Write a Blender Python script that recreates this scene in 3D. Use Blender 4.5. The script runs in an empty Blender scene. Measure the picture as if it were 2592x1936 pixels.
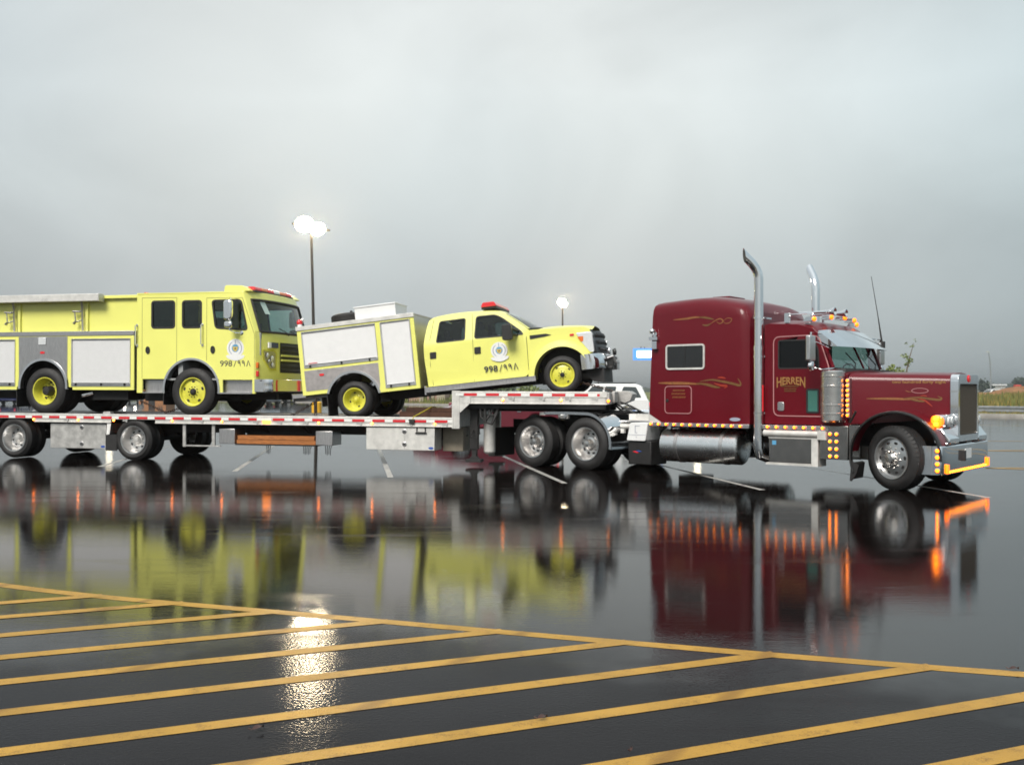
import bpy, bmesh, math, random
from mathutils import Vector, Matrix, geometry
R = math.radians
random.seed(7)
S = bpy.context.scene
COL = S.collection

# ------------------------------------------------------------------ camera
cam = bpy.data.objects.new('camera', bpy.data.cameras.new('camera'))
COL.objects.link(cam)
cam.location = (0, 0, 1.52)
cam.rotation_euler = (R(90), 0, 0)
cam.data.sensor_width = 36
cam.data.lens = 36 * 2443 / 2592
cam.data.shift_y = 21.6 / 2592
cam.data.clip_start = .1
cam.data.clip_end = 9000
S.camera = cam

# ------------------------------------------------------------------ world: overcast storm sky
W = bpy.data.worlds.new('World'); S.world = W; W.use_nodes = True
nt = W.node_tree; nt.nodes.clear()
def nd(t, ty, **kw):
    n = t.nodes.new(ty)
    for k, v in kw.items():
        if k.startswith('i_'):
            key = k[2:]
            n.inputs[int(key) if key.isdigit() else key.replace('_', ' ')].default_value = v
        else: setattr(n, k, v)
    return n
SUN_EL, SUN_AZ = R(44), R(205)          # azimuth measured from +Y clockwise
tc = nd(nt, 'ShaderNodeTexCoord')
sep = nd(nt, 'ShaderNodeSeparateXYZ'); nt.links.new(tc.outputs['Generated'], sep.inputs[0])
mp = nd(nt, 'ShaderNodeMapping'); mp.inputs['Scale'].default_value = (1.0, 1.0, 1.5)
mp.inputs['Location'].default_value = (2.3, .2, 1.2)
nt.links.new(tc.outputs['Generated'], mp.inputs[0])
no = nd(nt, 'ShaderNodeTexNoise', i_Scale=1.9, i_Detail=4.0, i_Roughness=.45, i_Distortion=.3)
nt.links.new(mp.outputs[0], no.inputs['Vector'])
mad = nd(nt, 'ShaderNodeMath', operation='MULTIPLY_ADD'); mad.inputs[1].default_value = .07; mad.inputs[2].default_value = -.035
nt.links.new(no.outputs['Fac'], mad.inputs[0])
el = nd(nt, 'ShaderNodeMath', operation='ADD'); nt.links.new(sep.outputs['Z'], el.inputs[0]); nt.links.new(mad.outputs[0], el.inputs[1])
ramp = nd(nt, 'ShaderNodeValToRGB')
cr = ramp.color_ramp
stops = [(0.0, (.365, .372, .376)), (.05, (.395, .405, .406)), (.136, (.475, .49, .488)), (.20, (.545, .567, .563)),
         (.29, (.625, .65, .65)), (.38, (.565, .585, .588)), (.55, (.60, .615, .62)), (1.0, (.74, .76, .77))]
while len(cr.elements) < len(stops): cr.elements.new(.5)
for e, (p, c) in zip(cr.elements, stops): e.position = p; e.color = (*c, 1)
nt.links.new(el.outputs[0], ramp.inputs[0])
# soft cloud masses: some bluish, some lilac grey
no2 = nd(nt, 'ShaderNodeTexNoise', i_Scale=3.4, i_Detail=5.0, i_Roughness=.5, i_Distortion=.7)
nt.links.new(mp.outputs[0], no2.inputs['Vector'])
mr = nd(nt, 'ShaderNodeMapRange'); mr.inputs['From Min'].default_value = .3; mr.inputs['From Max'].default_value = .7
mr.inputs['To Min'].default_value = .89; mr.inputs['To Max'].default_value = 1.07
nt.links.new(no2.outputs['Fac'], mr.inputs[0])
no3 = nd(nt, 'ShaderNodeTexNoise', i_Scale=1.3, i_Detail=2.0); nt.links.new(tc.outputs['Generated'], no3.inputs['Vector'])
tint = nd(nt, 'ShaderNodeValToRGB'); tint.color_ramp.elements[0].position = .38; tint.color_ramp.elements[1].position = .62
tint.color_ramp.elements[0].color = (.925, .995, 1.02, 1); tint.color_ramp.elements[1].color = (.985, 1.0, .985, 1); nt.links.new(no3.outputs['Fac'], tint.inputs[0])
mul0 = nd(nt, 'ShaderNodeVectorMath', operation='MULTIPLY'); nt.links.new(ramp.outputs[0], mul0.inputs[0]); nt.links.new(tint.outputs[0], mul0.inputs[1])
mul = nd(nt, 'ShaderNodeVectorMath', operation='SCALE'); # the cloud bank thickens towards the east
mrx = nd(nt, 'ShaderNodeMapRange', interpolation_type='SMOOTHSTEP'); mrx.inputs['From Min'].default_value = .02; mrx.inputs['From Max'].default_value = .75
nt.links.new(sep.outputs['X'], mrx.inputs[0])
bank = nd(nt, 'ShaderNodeMix', data_type='RGBA'); bank.inputs[6].default_value = (1, 1, 1, 1); bank.inputs[7].default_value = (.60, .69, .74, 1); nt.links.new(mrx.outputs[0], bank.inputs['Factor'])
mul1 = nd(nt, 'ShaderNodeVectorMath', operation='MULTIPLY'); nt.links.new(mul0.outputs[0], mul1.inputs[0]); nt.links.new(bank.outputs[2], mul1.inputs[1])
# and again, more faintly, towards the west
mrw = nd(nt, 'ShaderNodeMapRange', interpolation_type='SMOOTHSTEP'); mrw.inputs['From Min'].default_value = -.16; mrw.inputs['From Max'].default_value = -.62
nt.links.new(sep.outputs['X'], mrw.inputs[0])
bankw = nd(nt, 'ShaderNodeMix', data_type='RGBA'); bankw.inputs[6].default_value = (1, 1, 1, 1); bankw.inputs[7].default_value = (.74, .755, .775, 1); nt.links.new(mrw.outputs[0], bankw.inputs['Factor'])
mul2 = nd(nt, 'ShaderNodeVectorMath', operation='MULTIPLY'); nt.links.new(mul1.outputs[0], mul2.inputs[0]); nt.links.new(bankw.outputs[2], mul2.inputs[1])
nt.links.new(mul2.outputs[0], mul.inputs[0]); nt.links.new(mr.outputs[0], mul.inputs['Scale'])
sky = nd(nt, 'ShaderNodeTexSky', sky_type='NISHITA'); sky.sun_disc = False
sky.sun_elevation = SUN_EL; sky.sun_rotation = SUN_AZ
bg1 = nd(nt, 'ShaderNodeBackground', i_Strength=.05); nt.links.new(sky.outputs[0], bg1.inputs[0])
bg2 = nd(nt, 'ShaderNodeBackground', i_Strength=1.0); nt.links.new(mul.outputs[0], bg2.inputs[0])
mx = nd(nt, 'ShaderNodeMixShader'); mx.inputs[0].default_value = .95
nt.links.new(bg1.outputs[0], mx.inputs[1]); nt.links.new(bg2.outputs[0], mx.inputs[2])
out = nd(nt, 'ShaderNodeOutputWorld'); nt.links.new(mx.outputs[0], out.inputs[0])

# ------------------------------------------------------------------ sun behind the camera, very soft (clouds)
sl = bpy.data.lights.new('sun', 'SUN'); sl.energy = 2.75; sl.angle = R(25); sl.color = (1, .95, .88)
so = bpy.data.objects.new('sun', sl); COL.objects.link(so)
so.location = (-10, -20, 30)
so.rotation_euler = (R(90) - SUN_EL, 0, -(SUN_AZ - R(180)))
S.view_settings.view_transform = 'Standard'; S.view_settings.look = 'None'
S.view_settings.gamma = 1; S.view_settings.use_curve_mapping = False
S.view_settings.exposure = .5
S.render.engine = 'CYCLES'
S.cycles.use_denoising = True
S.cycles.max_bounces = 8
S.cycles.filter_width = 1.7
S.cycles.sample_clamp_indirect = 8

# ------------------------------------------------------------------ materials
def mat(name, col, rough=.5, metal=0., coat=0., var=.0, vscale=6., bump=0., bscale=60., spec=.5, emit=None, es=0., dirt=0., stretch=(1, 1, 1), coord='Object'):
    m = bpy.data.materials.new(name); m.use_nodes = True
    t = m.node_tree; b = t.nodes['Principled BSDF']
    b.inputs['Base Color'].default_value = (*col, 1); b.inputs['Roughness'].default_value = rough
    b.inputs['Metallic'].default_value = metal; b.inputs['Coat Weight'].default_value = coat
    b.inputs['Coat Roughness'].default_value = .04; b.inputs['Specular IOR Level'].default_value = spec
    if emit:
        b.inputs['Emission Color'].default_value = (*emit, 1); b.inputs['Emission Strength'].default_value = es
    if var or bump or dirt:
        c = nd(t, 'ShaderNodeTexCoord'); mpn = nd(t, 'ShaderNodeMapping'); mpn.inputs['Scale'].default_value = stretch
        t.links.new(c.outputs[coord], mpn.inputs[0])
    if var:
        n = nd(t, 'ShaderNodeTexNoise', i_Scale=vscale, i_Detail=6.0, i_Roughness=.6); t.links.new(mpn.outputs[0], n.inputs['Vector'])
        r = nd(t, 'ShaderNodeMapRange'); r.inputs['From Min'].default_value = .3; r.inputs['From Max'].default_value = .7
        r.inputs['To Min'].default_value = 1 - var; r.inputs['To Max'].default_value = 1 + var
        t.links.new(n.outputs['Fac'], r.inputs[0])
        v = nd(t, 'ShaderNodeVectorMath', operation='SCALE'); v.inputs[0].default_value = col
        t.links.new(r.outputs[0], v.inputs['Scale']); t.links.new(v.outputs[0], b.inputs['Base Color'])
        rr = nd(t, 'ShaderNodeMapRange'); rr.inputs['To Min'].default_value = max(.02, rough * .75); rr.inputs['To Max'].default_value = min(1, rough * 1.3)
        t.links.new(n.outputs['Fac'], rr.inputs[0]); t.links.new(rr.outputs[0], b.inputs['Roughness'])
    if bump:
        n = nd(t, 'ShaderNodeTexNoise', i_Scale=bscale, i_Detail=3.0); t.links.new(mpn.outputs[0], n.inputs['Vector'])
        bp = nd(t, 'ShaderNodeBump', i_Strength=bump, i_Distance=.01); t.links.new(n.outputs['Fac'], bp.inputs['Height'])
        t.links.new(bp.outputs[0], b.inputs['Normal'])
    return m
def glass(name, tint, refl=1.0):
    m = bpy.data.materials.new(name); m.use_nodes = True; t = m.node_tree; t.nodes.clear()
    tr = nd(t, 'ShaderNodeBsdfTransparent'); tr.inputs[0].default_value = (*tint, 1)
    gl = nd(t, 'ShaderNodeBsdfGlossy', i_Roughness=.02); gl.inputs[0].default_value = (refl, refl, refl, 1)
    fr = nd(t, 'ShaderNodeFresnel', i_IOR=1.5); mxs = nd(t, 'ShaderNodeMixShader'); o = nd(t, 'ShaderNodeOutputMaterial')
    t.links.new(fr.outputs[0], mxs.inputs[0]); t.links.new(tr.outputs[0], mxs.inputs[1]); t.links.new(gl.outputs[0], mxs.inputs[2]); t.links.new(mxs.outputs[0], o.inputs[0])
    return m
def glow(name, col, s, base=(.8, .3, .02)):
    return mat(name, base, .25, emit=col, es=s)
m_yel = mat('lime_yellow_paint', (.82, .81, .20), .3, coat=.4, var=.03, vscale=1.5)
m_yel_rim = mat('yellow_wheel_paint', (.66, .63, .07), .4, coat=.3, var=.12, vscale=12)
m_mar = mat('maroon_paint', (.108, .0014, .0072), .34, spec=.2, coat=.3, var=.06, vscale=1.2)
m_chr = mat('chrome', (.86, .86, .87), .07, 1., var=.03, vscale=4)
m_chr2 = mat('ground_reflection_chrome', (.40, .37, .345), .13, 1., var=.12, vscale=5)  # chrome with the dark brown reflection of the ground put into its colour
m_can = mat('satin_stainless', (.66, .63, .60), .26, 1., var=.08, vscale=5)
m_alu = mat('aluminium', (.66, .65, .64), .33, 1., var=.12, vscale=5)
m_alub = mat('brushed_aluminium', (.55, .535, .53), .38, 1., var=.18, vscale=14, stretch=(8, 8, .6))
m_aluw = mat('dirty_aluminium', (.50, .49, .47), .5, .55, var=.25, vscale=7)
m_rail = mat('pale_rail_metal', (.66, .645, .61), .42, .25, var=.18, vscale=5)
m_shut = mat('satin_silver_shutter', (.65, .65, .65), .45, .0, var=.03, vscale=9)
m_shut2 = mat('overexposed_silver_shutter', (.76, .755, .75), .45, .0, var=.03, vscale=9)  # paler shutter copy, the rescue truck's overexposure put into the colour
m_tread = mat('checker_plate', (.45, .42, .41), .4, .8, var=.15, vscale=10, bump=.6, bscale=90)
m_blk = mat('black_rubber', (.018, .017, .017), .62, var=.25, vscale=10)
m_blk2 = mat('black_plastic', (.02, .02, .02), .4, var=.2, vscale=8)
m_frame = mat('chassis_black', (.016, .015, .015), .55, var=.3, vscale=5)
m_int = mat('cab_interior', (.05, .052, .052), .8, var=.2)
m_int_refl = mat('reflection_grey_lining', (.30, .31, .31), .7, var=.15)  # engine cab lining lightened in colour to stand in for sky reflected in windows
m_seat = mat('seat_cloth', (.09, .09, .095), .9, var=.2)
m_wht = mat('white_paint', (.80, .80, .79), .35, coat=.3, var=.03)
m_red = mat('red_lens', (.55, .012, .02), .2, coat=.6, var=.1, emit=(1, .05, .05), es=.12)
m_redt = mat('red_reflective_tape', (.62, .02, .03), .3, coat=.3, var=.1, vscale=20)
m_whtt = mat('white_reflective_tape', (.80, .79, .76), .3, coat=.3, var=.06, vscale=20)
m_org = mat('orange_lens', (.75, .16, .02), .2, coat=.5)
m_orgd = mat('amber_plastic', (.35, .07, .005), .3, coat=.4)
m_blue = mat('blue_lens', (.01, .03, .14), .15, coat=1.)
m_bluep = mat('blue_print', (.03, .09, .38), .4)
m_skyp = mat('sky_blue_print', (.10, .33, .55), .5)
m_gold = mat('gold_leaf', (.36, .19, .06), .35, .2, var=.25, vscale=30)
m_gold2 = mat('faded_gold_paint', (.24, .095, .03), .4, var=.3, vscale=30)
m_olive = mat('olive_gold_paint', (.15, .075, .022), .4, var=.25, vscale=30)
m_orp = mat('orange_red_paint', (.30, .03, .012), .4)
m_pink = mat('pale_pinstripe', (.42, .20, .20), .4)
m_prnt = mat('dark_lettering', (.025, .025, .06), .4)
m_grey = mat('grey_print', (.32, .34, .42), .5)
m_hl = mat('headlamp_lens', (.80, .81, .81), .15, .35, coat=1., var=.08, vscale=25)
m_tank = mat('polished_tank_aluminium', (.84, .83, .82), .26, 1., var=.05, vscale=5)
m_wood = mat('orange_timber', (.36, .13, .035), .75, var=.35, vscale=12, stretch=(.6, 4, 4))
m_woodb = mat('brown_timber', (.075, .032, .018), .8, var=.35, vscale=10)
m_deck = mat('deck_wood', (.085, .06, .05), .45, var=.3, vscale=6, stretch=(.3, 6, 1))
m_rust = mat('rusty_chain', (.07, .045, .035), .6, .5, var=.3)
m_strap = mat('yellow_webbing', (.42, .34, .03), .8, var=.15)
m_beige = mat('beige_panel', (.34, .29, .22), .5, var=.15)
m_amb = glow('amber_lamp', (1, .12, .002), 2.2)
m_ambh = glow('amber_lamp_core', (1, .23, .006), 8.)
m_ambw = glow('warm_marker_lamp', (1, .19, .025), 30.)
m_lens = glow('light_head_lens', (1, .80, .52), 130., (.9, .9, .85))
m_lens_far = glow('far_light_head_lens', (1, .86, .62), 11., (.9, .9, .85))
m_win = glass('tinted_window', (.56, .66, .64))
m_winp = glass('grey_tinted_window', (.46, .54, .53))
m_wins = glass('windscreen_glass', (.70, .88, .82))
m_wind = mat('black_window', (.008, .008, .008), .08, coat=1.)
m_teal = mat('teal_window', (.045, .16, .13), .15, coat=.8)
m_win2 = mat('car_glass', (.03, .04, .042), .05, coat=1.)

# ------------------------------------------------------------------ mesh builder
class MB:
    def __init__(s): s.v = []; s.f = []; s.m = []; s.cur = 0
    def add(s, vs, fs):
        o = len(s.v); s.v += [tuple(p) for p in vs]
        for f in fs: s.f.append(tuple(i + o for i in f)); s.m.append(s.cur)
        return s
    def use(s, i): s.cur = i; return s
    def box(s, x0, x1, y0, y1, z0, z1):
        return s.add([(x, y, z) for x in (x0, x1) for y in (y0, y1) for z in (z0, z1)],
                     [(0, 1, 3, 2), (4, 6, 7, 5), (0, 4, 5, 1), (2, 3, 7, 6), (0, 2, 6, 4), (1, 5, 7, 3)])
    def rings(s, rings, cap=True, closed=True):
        n = len(rings[0]); vs = [p for r in rings for p in r]; fs = []
        for i in range(len(rings) - 1):
            for j in range(n if closed else n - 1):
                k = (j + 1) % n
                fs.append((i * n + j, i * n + k, (i + 1) * n + k, (i + 1) * n + j))
        if cap:
            fs.append(tuple(range(n))[::-1]); fs.append(tuple((len(rings) - 1) * n + j for j in range(n)))
        return s.add(vs, fs)
    def tube(s, path, r, n=8, cap=True):
        P = [Vector(p) for p in path]; rs = r if isinstance(r, (list, tuple)) else [r] * len(P)
        up = None; rings = []
        for i, p in enumerate(P):
            a = P[min(i + 1, len(P) - 1)] - P[max(i - 1, 0)]
            a.normalize()
            if up is None:
                up = Vector((0, 0, 1)) if abs(a.z) < .9 else Vector((0, 1, 0))
            x = a.cross(up); x.normalize(); y = x.cross(a); y.normalize(); up = y
            rings.append([p + (x * math.cos(t) + y * math.sin(t)) * rs[i] for t in [2 * math.pi * k / n for k in range(n)]])
        return s.rings(rings, cap)
    def cyl(s, p0, p1, r0, r1=None, n=16, cap=True): return s.tube([p0, p1], [r0, r0 if r1 is None else r1], n, cap)
    def lathe(s, prof, c=(0, 0, 0), n=32, axis='y', cap=False):
        rings = []
        for r, a in prof:
            ring = []
            for k in range(n):
                t = 2 * math.pi * k / n; q, w = r * math.cos(t), r * math.sin(t)
                ring.append({'y': (c[0] + q, c[1] + a, c[2] + w), 'z': (c[0] + q, c[1] + w, c[2] + a), 'x': (c[0] + a, c[1] + q, c[2] + w)}[axis])
            rings.append(ring)
        return s.rings(rings, cap)
    def poly(s, outline, holes, d0, d1, fn):
        loops = [outline] + list(holes); flat = [p for l in loops for p in l]
        if holes:
            tris = geometry.tessellate_polygon([[Vector((p[0], p[1], 0)) for p in l] for l in loops])
        else: tris = [tuple(range(len(outline)))]
        n = len(flat)
        vs = [fn(p[0], p[1], d0) for p in flat] + [fn(p[0], p[1], d1) for p in flat]
        fs = [tuple(t) for t in tris] + [tuple(i + n for i in t)[::-1] for t in tris]
        o = 0
        for l in loops:
            for i in range(len(l)):
                j = (i + 1) % len(l); fs.append((o + i, o + j, o + j + n, o + i + n))
            o += len(l)
        return s.add(vs, fs)
    def plate(s, outline, y0, y1, holes=()): return s.poly(outline, holes, y0, y1, lambda a, b, d: (a, d, b))
    def platex(s, outline, x0, x1, holes=()): return s.poly(outline, holes, x0, x1, lambda a, b, d: (d, a, b))
    def platez(s, outline, z0, z1, holes=()): return s.poly(outline, holes, z0, z1, lambda a, b, d: (a, b, d))
    def grid(s, fn, nu, nv):
        vs = [fn(i / nu, j / nv) for i in range(nu + 1) for j in range(nv + 1)]
        return s.add(vs, [(i * (nv + 1) + j, (i + 1) * (nv + 1) + j, (i + 1) * (nv + 1) + j + 1, i * (nv + 1) + j + 1) for i in range(nu) for j in range(nv)])
    def ball(s, c, r, n=10, sc=(1, 1, 1)):
        prof = [(max(1e-4, math.sin(math.pi * k / n)) * r, -math.cos(math.pi * k / n) * r) for k in range(n + 1)]
        b = MB().lathe(prof, n=n + 4, axis='z')
        return s.add([(c[0] + p[0] * sc[0], c[1] + p[1] * sc[1], c[2] + p[2] * sc[2]) for p in b.v], b.f)
    def mesh(s, name, mats, smooth=35, off=(0, 0, 0)):
        me = bpy.data.meshes.new(name)
        me.from_pydata([(p[0] - off[0], p[1] - off[1], p[2] - off[2]) for p in s.v], [], s.f)
        for m in (mats if isinstance(mats, (list, tuple)) else [mats]): me.materials.append(m)
        if max(s.m, default=0): me.polygons.foreach_set('material_index', s.m)
        bm = bmesh.new(); bm.from_mesh(me); bmesh.ops.recalc_face_normals(bm, faces=bm.faces); bm.to_mesh(me); bm.free()
        if smooth:
            me.shade_smooth(); me.set_sharp_from_angle(angle=R(smooth))
        return me

def obj(name, data, parent=None, loc=(0, 0, 0), rot=(0, 0, 0)):
    o = bpy.data.objects.new(name, data); COL.objects.link(o); o.parent = parent; o.location = loc; o.rotation_euler = rot
    return o
def bev(o, w, seg=2):
    m = o.modifiers.new('edges', 'BEVEL'); m.width = w; m.segments = seg; m.limit_method = 'ANGLE'; m.angle_limit = R(40)
    return o
def tag(o, label, cat, group=None, kind=None):
    o['label'] = label
    if cat: o['category'] = cat
    if group: o['group'] = group
    if kind: o['kind'] = kind
    return o
def structure(name, mb, mats, **kw):
    o = obj(name, mb.mesh(name, mats, **kw)); o['kind'] = 'structure'; return o
class Frame:
    """one thing: an Empty at its base; parts are written in a measuring frame whose point `org` is the Empty"""
    def __init__(s, name, label, cat, M, org=(0, 0, 0), group=None):
        s.org = org
        s.root = bpy.data.objects.new(name, None); COL.objects.link(s.root); s.root.empty_display_size = .3
        s.root.matrix_world = M @ Matrix.Translation(org)
        tag(s.root, label, cat, group)
    def part(s, name, mb, mats, parent=None, bevel=0, smooth=35, label=None, seg=2):
        o = obj(name, mb.mesh(name, mats, smooth, s.org if parent is None else s.org), parent or s.root)
        if bevel: bev(o, bevel, seg)
        if label: o['label'] = label
        return o
    def inst(s, name, me, loc, parent=None, rot=(0, 0, 0)):
        return obj(name, me, parent or s.root, tuple(loc[i] - s.org[i] for i in range(3)), rot)

def rrect(x0, x1, z0, z1, r, n=4):
    pts = []
    for cx, cz, a in ((x1 - r, z1 - r, 0), (x0 + r, z1 - r, 90), (x0 + r, z0 + r, 180), (x1 - r, z0 + r, 270)):
        for k in range(n + 1):
            t = R(a + 90 * k / n); pts.append((cx + r * math.cos(t), cz + r * math.sin(t)))
    return pts
def rquad(P, r, n=4):
    """rounded polygon through corners P"""
    out = []; L = len(P)
    for i in range(L):
        p, a, b = Vector(P[i]), Vector(P[i - 1]), Vector(P[(i + 1) % L])
        d1 = (a - p).normalized(); d2 = (b - p).normalized(); ra = min(r, (a - p).length * .45, (b - p).length * .45)
        q0, q1 = p + d1 * ra, p + d2 * ra
        for k in range(n + 1):
            t = k / n; out.append(tuple(q0 * (1 - t) ** 2 + p * 2 * t * (1 - t) + q1 * t * t))
    return out
def arc(cx, cz, r, a0, a1, n=16): return [(cx + r * math.cos(R(a0 + (a1 - a0) * k / n)), cz + r * math.sin(R(a0 + (a1 - a0) * k / n))) for k in range(n + 1)]
def grow(P, d):
    c = Vector((sum(p[0] for p in P) / len(P), sum(p[1] for p in P) / len(P))); o = []
    for i in range(len(P)):
        a, b, q = Vector(P[i - 1]), Vector(P[(i + 1) % len(P)]), Vector(P[i])
        t = (b - a); n = Vector((t.y, -t.x)); n.normalize()
        if n.dot(q - c) < 0: n = -n
        o.append(tuple(q + n * d))
    return o
def band(P, w, y0, y1, mb=None):
    """frame between outline P and P shrunk by w"""
    mb = mb or MB(); Q = grow(P, -w); n = len(P); vs = []
    for d in (y0, y1): vs += [(p[0], d, p[1]) for p in P] + [(p[0], d, p[1]) for p in Q]
    fs = []
    for i in range(n):
        j = (i + 1) % n
        fs += [(i, j, n + j, n + i), (2 * n + i, 3 * n + i, 3 * n + j, 2 * n + j), (i, 2 * n + i, 2 * n + j, j), (n + i, n + j, 3 * n + j, 3 * n + i)]
    return mb.add(vs, fs)
def ribbon(pts, ws, y, mb=None, th=.003):
    """flat painted stroke in the xz plane with varying width"""
    mb = mb or MB(); rings = []
    for i, p in enumerate(pts):
        a = Vector(pts[min(i + 1, len(pts) - 1)]) - Vector(pts[max(i - 1, 0)])
        n = Vector((-a.y, a.x)); n.normalize(); w = ws[i] / 2
        rings.append([(p[0] + n.x * w, y, p[1] + n.y * w), (p[0] - n.x * w, y, p[1] - n.y * w),
                      (p[0] - n.x * w, y - th, p[1] - n.y * w), (p[0] + n.x * w, y - th, p[1] + n.y * w)])
    return mb.rings(rings)
def curve2(P, n=10):
    """Catmull-Rom through P"""
    o = []; Q = [P[0]] + list(P) + [P[-1]]
    for i in range(1, len(Q) - 2):
        a, b, c, d = (Vector(Q[i + k]) for k in (-1, 0, 1, 2))
        for k in range(n):
            t = k / n; o.append(tuple(.5 * (2 * b + (c - a) * t + (2 * a - 5 * b + 4 * c - d) * t * t + (3 * b - a - 3 * c + d) * t ** 3)))
    o.append(tuple(P[-1])); return o
def text_mb(body, h, width=None, shear=0, warp=None, bold=0.0):
    cu = bpy.data.curves.new('t', 'FONT'); cu.body = body; cu.size = 1; cu.extrude = .008; cu.resolution_u = 3; cu.offset = bold; cu.shear = shear
    o = bpy.data.objects.new('t', cu); COL.objects.link(o)
    dg = bpy.context.evaluated_depsgraph_get(); me = bpy.data.meshes.new_from_object(o.evaluated_get(dg))
    vs = [tuple(v.co) for v in me.vertices]; fs = [tuple(p.vertices) for p in me.polygons]
    bpy.data.objects.remove(o); bpy.data.curves.remove(cu); bpy.data.meshes.remove(me)
    x0, x1 = min(v[0] for v in vs), max(v[0] for v in vs); z0, z1 = min(v[1] for v in vs), max(v[1] for v in vs)
    k = h / (z1 - z0); kx = (width / (x1 - x0)) if width else k
    o = []
    for v in vs:
        x, z = (v[0] - x0) * kx, (v[1] - z0) * k
        if warp: z = warp(x / ((x1 - x0) * kx), z)
        o.append((x, -v[2] * .25, z))
    mb = MB(); mb.add(o, fs); return mb, (x1 - x0) * kx
def place(mb, x, y, z): return MB().add([(p[0] + x, p[1] + y, p[2] + z) for p in mb.v], mb.f)

# ------------------------------------------------------------------ wheels
_wc = {}
def tyre_mesh(Rr, w, rim):
    key = ('t', Rr, w, rim)
    if key not in _wc:
        h = w / 2; sh = .025 + .02 * (Rr > .44); b = MB()
        prof = [(rim - .01, -h + .03), (rim + .012, -h + .008), (rim + (Rr - rim) * .3, -h - .012), (rim + (Rr - rim) * .6, -h - .008), (Rr - sh, -h + .012), (Rr - .008, -h + .035)]
        nr = 5; tw = w - .07
        for k in range(nr):
            a0 = -h + .037 + tw * k / nr; a1 = -h + .037 + tw * (k + 1) / nr
            prof += [(Rr, a0), (Rr, a1 - .010)]
            if k < nr - 1: prof += [(Rr - .012, a1 - .009), (Rr - .012, a1 - .001)]
        prof += [(Rr - .008, h - .035), (Rr - sh, h - .012), (rim + (Rr - rim) * .5, h + .01), (rim - .01, h - .02)]
        b.lathe(prof, n=48)
        # shoulder lugs
        n = 44
        for k in range(n):
            t0 = 2 * math.pi * k / n; t1 = t0 + 2 * math.pi / n * .62
            for sgn in (-1, 1):
                vs = []
                for t in (t0, t1):
                    for r_, y_ in ((Rr - sh - .012, sgn * (h - .004)), (Rr - .004, sgn * (h - .03)), (Rr + .003, sgn * (h - .045))):
                        vs.append((r_ * math.cos(t), y_, r_ * math.sin(t)))
                b.add(vs, [(0, 1, 4, 3), (1, 2, 5, 4)])
        _wc[key] = b.mesh('tyre', m_blk, 40)
    return _wc[key]
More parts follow.
